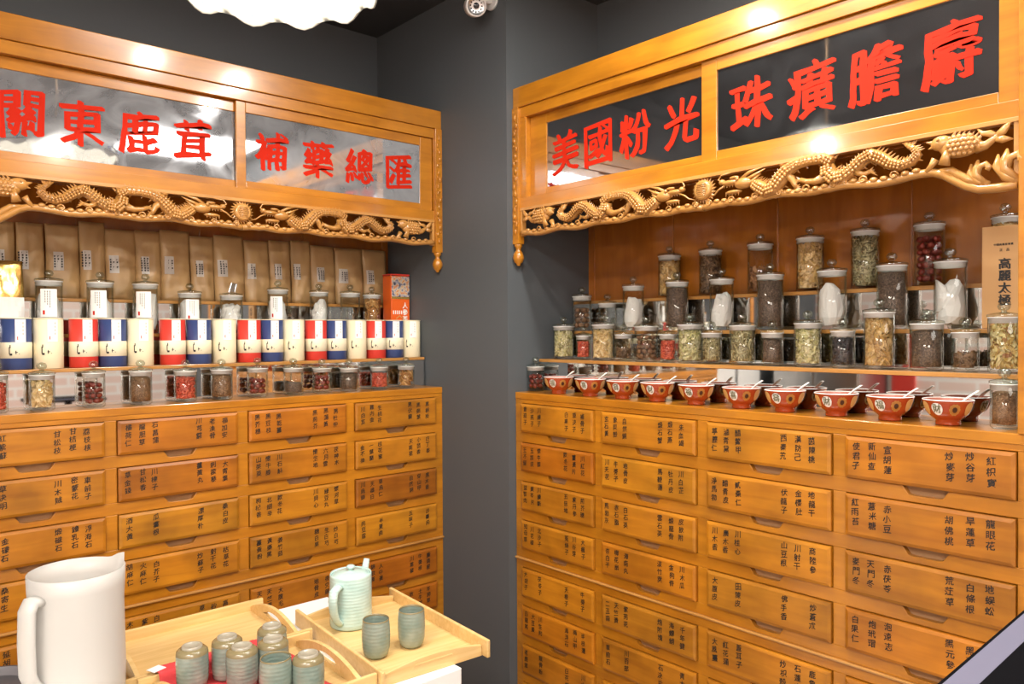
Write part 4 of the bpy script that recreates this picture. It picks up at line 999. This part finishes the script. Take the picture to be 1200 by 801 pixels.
# ------------------------------------------------------------------ table with trays, cups, pot, pitcher
TZ = .77
tb = thing('white_table', 'white laminate table with square corner in front of the left cabinet', 'table', (-1.3, -.30, 0))
MB().box(-.62, .634, -.303, .303, TZ-.07, TZ).build('tabletop', M['white'], tb, .002)
MB().box(-.58, .585, -.26, .26, 0, TZ-.0702).build('base_cabinet', M['white'], tb, .002)
def tray(name, label, cx, cy, w_, l_, rz, arch, h=.036):
    o = thing(name, label, 'tray', (cx, cy, TZ+.0004), rz); t = .009
    MB().box(-w_/2+t, w_/2-t, -l_/2+t, l_/2-t, .003, .011).build('tray_floor', M['bamboo'], o)
    if arch:                                   # long sides along x, arched handle boards at the ends
        for sg in (-1, 1):
            y = sg*(l_/2-t/2); MB().box(-w_/2-.004, w_/2+.004, y-t/2, y+t/2, 0, h).build('side_board', M['bamboo'], o, .002)
        for sg in (-1, 1):
            x = sg*(w_/2-t/2-.022); L2 = l_/2-t-.0005; n = 18
            up = [(-L2+2*L2*i/n, .022+.030*math.sin(PI*i/n)**.8) for i in range(n+1)]; mb = MB()
            hole = []
            def strip(a, bb):
                for k in range(n):
                    q = mb.add([(x-t/2, a[k][0], a[k][1]), (x-t/2, a[k+1][0], a[k+1][1]), (x-t/2, bb[k+1][0], bb[k+1][1]), (x-t/2, bb[k][0], bb[k][1]), (x+t/2, a[k][0], a[k][1]), (x+t/2, a[k+1][0], a[k+1][1]), (x+t/2, bb[k+1][0], bb[k+1][1]), (x+t/2, bb[k][0], bb[k][1])])
                    for f in ((0,3,2,1),(4,5,6,7),(0,1,5,4),(3,7,6,2),(0,4,7,3),(1,2,6,5)): mb.face([q+i for i in f])
            lo = [(y, 0) for y, z in up]
            def mid(y, top): 
                a = .046; u = abs(y)/a
                return None if u >= 1 else (.028 + (.0115 if top else -.006)*math.sqrt(1-u*u))
            m0 = [(y, mid(y, False) or min(z, .028)) for y, z in up]; m1 = [(y, mid(y, True) or min(z, .028)) for y, z in up]
            strip(lo, m0); strip(m1, up); mb.build('handle_board', M['bamboo'], o)
    else:                                      # long straight sides overhanging, low bowed ends
        for sg in (-1, 1):
            x = sg*(w_/2-t/2); MB().box(x-t/2, x+t/2, -l_/2-.012, l_/2+.012, 0, h+.004).build('side_board', M['bamboo'], o, .0025)
        for sg in (-1, 1):
            y = sg*(l_/2-.012); n = 14; W2 = w_/2-t-.0005
            poly = [(-W2, 0), (W2, 0)] + [(W2-2*W2*i/n, .024+.014*math.sin(PI*i/n)) for i in range(n+1)]
            mb = MB(); mb.prism(poly, y-t/2, y+t/2); mb.build('end_board', M['bamboo'], o, .001)
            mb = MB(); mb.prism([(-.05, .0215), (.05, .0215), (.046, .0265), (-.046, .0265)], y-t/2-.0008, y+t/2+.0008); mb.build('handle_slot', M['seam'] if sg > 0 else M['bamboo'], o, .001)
    return o
tray('serving_tray', 'large empty bamboo tray with arched handle behind the grey cups', -1.049, -.122, .400, .285, 0, True)
tray('serving_tray', 'bamboo tray under the red cloth holding the upturned cups', -1.0455, -.4215, .365, .304, 0, True)
tray('serving_tray', 'light bamboo tray carrying the celadon pot at the table corner', -.7060, -.3685, .272, .432, -.069, False)
# red cloth lying in the near tray
mb = MB(); nx, ny = 40, 96; x0, x1, y0, y1 = -1.190, -.925, -.548, -.232
def drape(y):                       # up over the two tray sides that stand back to back
    pts = [(-.60, .0128), (-.2915, .0128), (-.2845, .0415), (-.2500, .0415), (-.2425, .0165), (-.20, .0128)]
    for (a, za), (b, zb) in zip(pts, pts[1:]):
        if y <= b: return za+(zb-za)*(y-a)/(b-a)
    return .0128
for i in range(nx+1):
    for j in range(ny+1):
        y = y0+(y1-y0)*j/ny; x = x0+(x1-x0)*i/nx+.006*math.sin(y*30); yy = y+.010*math.sin(x*19)*(j/ny)
        mb.add([(x, yy, TZ+drape(yy)+.0010*(1+noise.noise(Vector((x*30, y*30, 0)))))])
for i in range(nx):
    for j in range(ny): a = i*(ny+1)+j; mb.face([a, a+ny+1, a+ny+2, a+1], True)
cl = mb.build('red_cloth', M['cloth']); sd = cl.modifiers.new('thickness', 'SOLIDIFY'); sd.thickness = .0012
tag(cl, 'red cloth spread under the grey green cups', 'cloth')
# cups
def cup_parts(o, upside):
    R, H = .0315, .084
    if not upside:
        MB().lathe([(0, .003), (R*.55, .003), (R*.60, 0), (R*.68, 0), (R*.86, .007), (R*.97, .022), (R, .045), (R*.97, .068), (R*.93, H-.003)], 36).build('cup_body', M['celadon'], o)
        MB().lathe([(R*.93, H-.003), (R*.925, H-.0008), (R*.90, H), (R*.875, H-.001), (R*.87, H-.004)], 36).build('glaze_rim', M['rim'], o)
        MB().lathe([(R*.87, H-.004), (R*.90, .06), (R*.90, .03), (R*.75, .012), (0, .009)], 36).build('cup_inside', M['celadon'], o)
    else:
        MB().lathe([(R*.84, .002), (R*.88, 0), (R*.92, .001), (R*.98, .018), (R, .045), (R*.985, H*.80)], 36).build('cup_body', M['celadon'], o)
        MB().lathe([(R*.985, H*.80), (R*.95, H*.875), (R*.80, H*.925), (R*.64, H*.94)], 36).build('glaze_rim', M['rim'], o)
        MB().lathe([(R*.64, H*.94), (R*.62, H*.995), (R*.56, H), (R*.50, H*.99), (R*.46, H*.965), (0, H*.955)], 36).build('clay_foot', M['clay'], o)
cups = [(225, 755, 'upturned grey green cup at the left front of the red cloth'), (266, 744, 'upturned grey green cup second from the left, set further back'), (283.5, 755, 'upturned grey green cup in the middle front of the red cloth'),
        (318.5, 731, 'upturned grey green cup farthest back by the tray handle'), (320, 746, 'upturned grey green cup between the rearmost one and the upright one'), (361, 764, 'upturned grey green cup at the right end of the red cloth')]
first = None
for px, py, lb in cups:
    p = on_z(px, py, TZ+.0165+.084); loc = (p.x, p.y, TZ+.0165)
    if first is None: first = thing('tea_cup', lb, 'cup', loc, 0, 'celadon tea cups'); cup_parts(first, True)
    else: copy_thing(first, loc, lb, px)
ups = [(323, 769, TZ+.0165, 'upright grey green cup with open brown rim among the upturned ones'), (440.5, 724, TZ+.0120, 'upright grey green cup in front of the celadon pot'), (482, 713, TZ+.0120, 'upright grey green cup at the right on the small tray')]
first = None
for px, py, z, lb in ups:
    p = on_z(px, py, z+.084); loc = (p.x, p.y, z)
    if first is None: first = thing('tea_cup', lb, 'cup', loc, 0, 'celadon tea cups'); cup_parts(first, False)
    else: copy_thing(first, loc, lb, px)
# celadon pot
p = on_z(411.5, 731, TZ+.0112); pot = thing('tea_pot', 'pale celadon lidded pot with side handle on the small tray', 'teapot', (p.x, p.y, TZ+.0120))
R, H = .0515, .128
MB().lathe([(0, .003), (R*.9, .003), (R*.94, 0), (R*.99, .003), (R, .012), (R*.985, H*.5), (R*.985, H-.004), (R*.96, H), (R*.91, H-.002), (R*.90, H-.006)], 44).build('pot_body', M['pot'], pot)
lid = MB().lathe([(R*.895, H-.0055), (R*.88, H-.0025), (R*.6, H+.003), (R*.2, H+.0055), (0, H+.006)], 36).build('pot_lid', M['pot'], pot)
MB().lathe([(.006, H+.0055), (.0055, H+.009), (.011, H+.012), (.011, H+.015), (.007, H+.018), (0, H+.0185)], 20).build('lid_knob', M['pot'], lid)
a = math.atan2(CAM.y-p.y, CAM.x-p.x)-.55; hx, hy = math.cos(a), math.sin(a); rr = lambda q, z: (q*hx, q*hy, z)
MB().tube([rr(R*.96, .104), rr(R+.010, .109), rr(R+.024, .102), rr(R+.029, .082), rr(R+.026, .056), rr(R+.016, .034), rr(R+.004, .022), rr(R*.96, .018)], [.008, .009, .009, .0085, .008, .0075, .0075, .008], 12, 1.35, Vector((-hy, hx, 0))).build('pot_handle', M['pot'], pot)
MB().tube([(-R*.80*hx, -R*.80*hy, .085), (-(R+.012)*hx, -(R+.012)*hy, .104), (-(R+.026)*hx, -(R+.026)*hy, .140)], [.013, .010, .0075], 12).build('pot_spout', M['pot'], pot)
# frosted pitcher
p = Vector((-1.341, -.292, 0)); pit = thing('plastic_pitcher', 'large translucent frosted white plastic pitcher at the left of the table', 'pitcher', (p.x, p.y, TZ+.0005))
R0, R1, H = .0785, .0815, .285
mb = MB(); n = 48
def pring(q, z, spout):
    out = []
    for i in range(n):
        t = 2*PI*i/n; r = q; zz = z
        dlt = abs((t-SPA+PI) % (2*PI)-PI)
        if spout and dlt < .26: k = (1-dlt/.26); r += .012*spout*k; zz += .012*spout*k
        out.append((r*math.cos(t), r*math.sin(t), zz))
    return out
toR = math.atan2(_r.y, _r.x); SPA = toR+1.02
pr = [(R0-.006, 0, 0), (R0, .004, 0), (R0+.003, .10, 0), (R1-.002, H-.06, 0), (R1, H-.03, .4), (R1+.001, H, 1), (R1-.0015, H+.0005, 1), (R1-.003, H-.03, .4), (R1-.005, H-.06, 0), (R0, .10, 0), (R0-.003, .008, 0)]
ids = [mb.add(pring(*q)) for q in pr]
for A, B in zip(ids, ids[1:]):
    for i in range(n): j = (i+1) % n; mb.face([A+i, A+j, B+j, B+i], True)
mb.face([ids[0]+n-1-i for i in range(n)]); mb.face([ids[-1]+i for i in range(n)])
mb.build('pitcher_body', M['pitcher'], pit)
ha = toR+PI+1.22; hx, hy = math.cos(ha), math.sin(ha); rr = lambda q, z: (q*hx, q*hy, z)
MB().tube([rr(R1-.004, .250), rr(R1+.012, .252), rr(R1+.020, .238), rr(R1+.022, .18), rr(R1+.020, .125), rr(R1+.012, .106), rr(R0-.001, .092)], [.011]*7, 14, 1.7, Vector((-hy, hx, 0))).build('pitcher_handle', M['pitcher'], pit)
# dark bowl at the lower left, white tag
p = on_z(-8, 797, TZ+.027); db = thing('dark_dish', 'dark grey shallow ceramic dish in the lower left corner', 'dish', (p.x, p.y, TZ+.0005))
print('dish-pitcher', (Vector((p.x, p.y))-Vector((-1.341, -.292))).length)
MB().lathe([(0, .002), (.030, .002), (.032, 0), (.044, 0), (.060, .014), (.072, .025), (.0715, .0275), (.067, .0275), (.058, .017), (.040, .007), (0, .006)], 44).build('dish_body', M['dark_ceramic'], db)
MB().lathe([(.0665, .0272), (.058, .0175), (.052, .0142)], 44).build('glaze_ring', plain('grey glaze', (.14, .13, .135, 1), .3), db)
p = on_z(178, 781, TZ+.0375); wt = MB().box(-.014, .014, -.012, .012, 0, .0012).build('paper_tag', M['paper'], None, 0, 2, (p.x, -.264, TZ+.0425)); wt.rotation_euler = (0, 0, .35); tag(wt, 'small white paper tag on the tray edge beside the pitcher', 'paper tag')

# ------------------------------------------------------------------ ceiling lamp, camera, screen
LC = CAM + ray(315, -10)*1.45
lamp = thing('pendant_lamp', 'glowing white scalloped leaded glass pendant lamp above the left aisle', 'lamp', (LC.x, LC.y, 0))
Rl, z0, zt = .205, 2.150, 2.255; n = 72; mb = MB(); rings = []
def lamp_x(name):
    x, N, L, P = mat(name); P.inputs['Base Color'].default_value = (.24, .23, .195, 1); P.inputs['Roughness'].default_value = .5
    P.inputs['Emission Color'].default_value = (1, .93, .78, 1); P.inputs['Emission Strength'].default_value = .14
    return x
SHADE = lamp_x('lit cream glass'); LEAD = plain('lead strip', (.03, .03, .03, 1), .5)
def lr(k):                     # k 0 rim .. 1 top
    return Rl*math.cos(k*PI/2*.94), z0+.018+(zt-z0-.018)*math.sin(k*PI/2)
ks = [0, .1, .25, .4, .55, .7, .85, .97]
for th in (0, .003):
    rg = [mb.add([((Rl*1.0-th)*math.cos(2*PI*i/n), (Rl-th)*math.sin(2*PI*i/n), z0+.009+.009*math.cos(2*PI*i/n*12)) for i in range(n)])]
    for k in ks: r, z = lr(k); rg.append(mb.add([((r-th)*math.cos(2*PI*i/n), (r-th)*math.sin(2*PI*i/n), z-th) for i in range(n)]))
    for A, B in zip(rg, rg[1:]):
        for i in range(n): j = (i+1) % n; mb.face([A+i, A+j, B+j, B+i] if th == 0 else [A+i, B+i, B+j, A+j], True)
    rings.append(rg)
for i in range(n): j = (i+1) % n; a, b = rings[0][0], rings[1][0]; mb.face([a+i, b+i, b+j, a+j])
mb.build('lamp_shade', SHADE, lamp)
mb = MB()
for q in range(24):
    a = 2*PI*q/24; mb.tube([((lr(k)[0]+.001)*math.cos(a), (lr(k)[0]+.001)*math.sin(a), lr(k)[1]+.001) for k in ks], .0026, 5)
for k in (.02, .18, .36, .54, .72, .88):
    r, z = lr(k); mb.tube([((r+.001)*math.cos(2*PI*i/48), (r+.001)*math.sin(2*PI*i/48), z+.001) for i in range(49)], .0024, 5)
mb.build('lead_strips', LEAD, lamp)
fb = MB()
for q in range(12):
    a = 2*PI*(q+.5)/12; r, z = lr(.09)
    for s in range(5):
        b = 2*PI*s/5; fb.ball(((r+.001)*math.cos(a+.035*math.cos(b)), (r+.001)*math.sin(a+.035*math.cos(b)), z+.008*math.sin(b)), (.005, .005, .004), 6, 4)
fb.build('blue_flowers', plain('blue glass', (.10, .16, .42, 1), .3), lamp)
MB().lathe([(0, zt+.020), (.014, zt+.016), (.020, zt+.004), (.026, zt-.004), (0, zt-.004)], 20).build('lamp_cap', M['chrome'], lamp)
MB().tube([(0, 0, zt+.018), (.004, 0, zt+.15), (-.004, 0, zt+.30), (0, 0, 2.6995)], .0035, 8, axis=Vector((1,0,0))).build('lamp_cord', M['cord'], lamp)
bm_, N, L, P_ = mat('glowing bulb'); P_.inputs['Emission Color'].default_value = (1, .95, .86, 1); P_.inputs['Emission Strength'].default_value = 6
MB().lathe([(0, 2.206), (.012, 2.208), (.019, 2.214), (.019, 2.222), (.013, 2.232), (.010, 2.243), (0, 2.244)], 20).build('bulb', bm_, lamp)
pl = bpy.data.lights.new('bulb_light', 'POINT'); pl.energy = 9; pl.color = (1, .93, .82); pl.shadow_soft_size = .012; pl.specular_factor = .3
po = bpy.data.objects.new('bulb_light', pl); C.objects.link(po); po.location = (LC.x, LC.y, 2.193)

# small security camera on the pillar
cc = CAM + ray(557, 7)*((on_x(557, 7, -.075)-CAM).length/ray(557, 7).length)
sc_ = thing('security_camera', 'small white round security camera mounted high on the grey pillar', 'security camera', cc)
dirv = (CAM-cc).normalized(); dirv = (dirv + Vector((.12, -.1, .05))).normalized(); q = dirv.to_track_quat('Z', 'Y').to_matrix().to_4x4()
def lathe_dir(name, prof, m, off=0):
    b = MB().lathe(prof, 28); b.v = [tuple(q @ Vector((x, y, z+off))) for x, y, z in b.v]; return b.build(name, m, sc_)
lathe_dir('camera_body', [(0, -.05), (.026, -.048), (.034, -.035), (.035, .018), (.033, .022), (.029, .022)], M['plastic_white'])
lathe_dir('lens_plate', [(.029, .0215), (.027, .019), (.012, .019), (0, .019)], M['chrome'])
lathe_dir('lens', [(.010, .0192), (.009, .023), (.005, .025), (0, .0255)], M['lens'])
b = MB()
for k in range(12):
    a = 2*PI*k/12; b.v; v = q @ Vector((.019*math.cos(a), .019*math.sin(a), .0195)); b.ball(v, .0028, 6, 4)
b.build('infrared_lamps', M['lens'], sc_)
MB().tube([q @ Vector((0, 0, -.045)), Vector((.045, 0, .03)), Vector((.0735, 0, .035))], [.012, .010, .010], 10).build('mount_arm', M['plastic_white'], sc_)
MB().tube([Vector((.066, 0, .035)), Vector((.0748, 0, .035))], [.030, .030], 20, axis=Vector((0, 0, 1))).build('mount_plate', M['plastic_white'], sc_)

# screen at the lower right, close to the camera
ZS = 1.16
A_ = on_z(1095, 801, ZS); B_ = on_z(1200, 712, ZS); ex = (B_-A_).normalized(); mid = (A_+B_)/2
ey = Vector((-ex.y, ex.x, 0)); far = on_z(1200, 800, ZS)
if (far-mid).dot(ey) < 0: ey = -ey
scn = thing('display_screen', 'black tablet screen with pale inner border on a stand, lower right corner', 'screen', (mid.x, mid.y, 0))
def sq(u0, u1, v0, v1, z0, z1):
    poly = [ex*a+ey*b for a, b in ((u0, v0), (u1, v0), (u1, v1), (u0, v1))]
    ar = sum(poly[i].x*poly[(i+1) % 4].y-poly[(i+1) % 4].x*poly[i].y for i in range(4))
    poly = [(v.x, v.y) for v in (poly if ar > 0 else poly[::-1])]
    return MB().slab(poly, z0, z1)
wst = abs((on_z(1200, 752, ZS)-mid).dot(ey)); bez = wst*.17
sq(-.20, .16, 0, .24, ZS-.014, ZS-.001).build('screen_frame', M['black_plastic'], scn, .002)
sq(-.195, .155, bez, wst, ZS-.001, ZS).build('pale_border', M['lavender'], scn)
sq(-.20, .16, wst, .24, ZS-.001, ZS+.0015).build('screen_panel', M['black_plastic'], scn, .001)
mb = MB(); c0 = ey*.12; mb.lathe([(0, 0), (.12, 0), (.12, .012), (.03, .02), (.018, .03), (.018, ZS-.0145), (0, ZS-.0145)], 24, (c0.x, c0.y, 0)); mb.build('stand', M['black_plastic'], scn)

# ------------------------------------------------------------------ what the mirrors see: posters on the side wall, a rack, a red banner
def poster(px0, px1, z0, z1, label):
    pass
mb = MB()
ps = [(-2.62, -2.36), (-2.33, -2.07)]
for i, (a, b) in enumerate(ps):
    o = MB().box(a, b, .795, .7995, .95, 1.42).build('wall_poster', M['paper'], None, 0); tag(o, ('white paper notice mirrored behind the right bowls, left sheet', 'white paper notice mirrored behind the right bowls, right sheet')[i], 'poster')
o = MB().box(-3.049, -3.03, -.02, .12, .9, 1.5).build('red_banner', M['can_red'], None, .003); tag(o, 'red hanging banner mirrored near the right end of the bowls', 'banner')

# slim metal rail on the ceiling, steel cabinet by the far wall
a, b = on_z(262, 38, 2.699), on_z(310, 50, 2.699)
o = MB().tube([a-Vector((0, 0, .005)), b-Vector((0, 0, .005))], .0055, 8, axis=Vector((0, 0, 1))).build('trim_1', M['chrome']); o['kind'] = 'structure'
st = thing('steel_cabinet', 'brushed steel cabinet by the brick wall, seen in the right mirrors', 'cabinet', (-2.83, .42, 0))
MB().box(-.20, .20, -.28, .28, .06, 1.30).build('cabinet_body', M['chrome'], st, .004)
for q in (-.14, .14): MB().box(.2005, .212, q-.132, q+.132, .08, 1.28).build('door', M['chrome'], st, .003)
for x in (-.17, .17):
    for y in (-.25, .25): MB().lathe([(0, 0), (.018, 0), (.018, .0595), (0, .0595)], 12, (x, y, 0)).build('foot', M['black_plastic'], st)
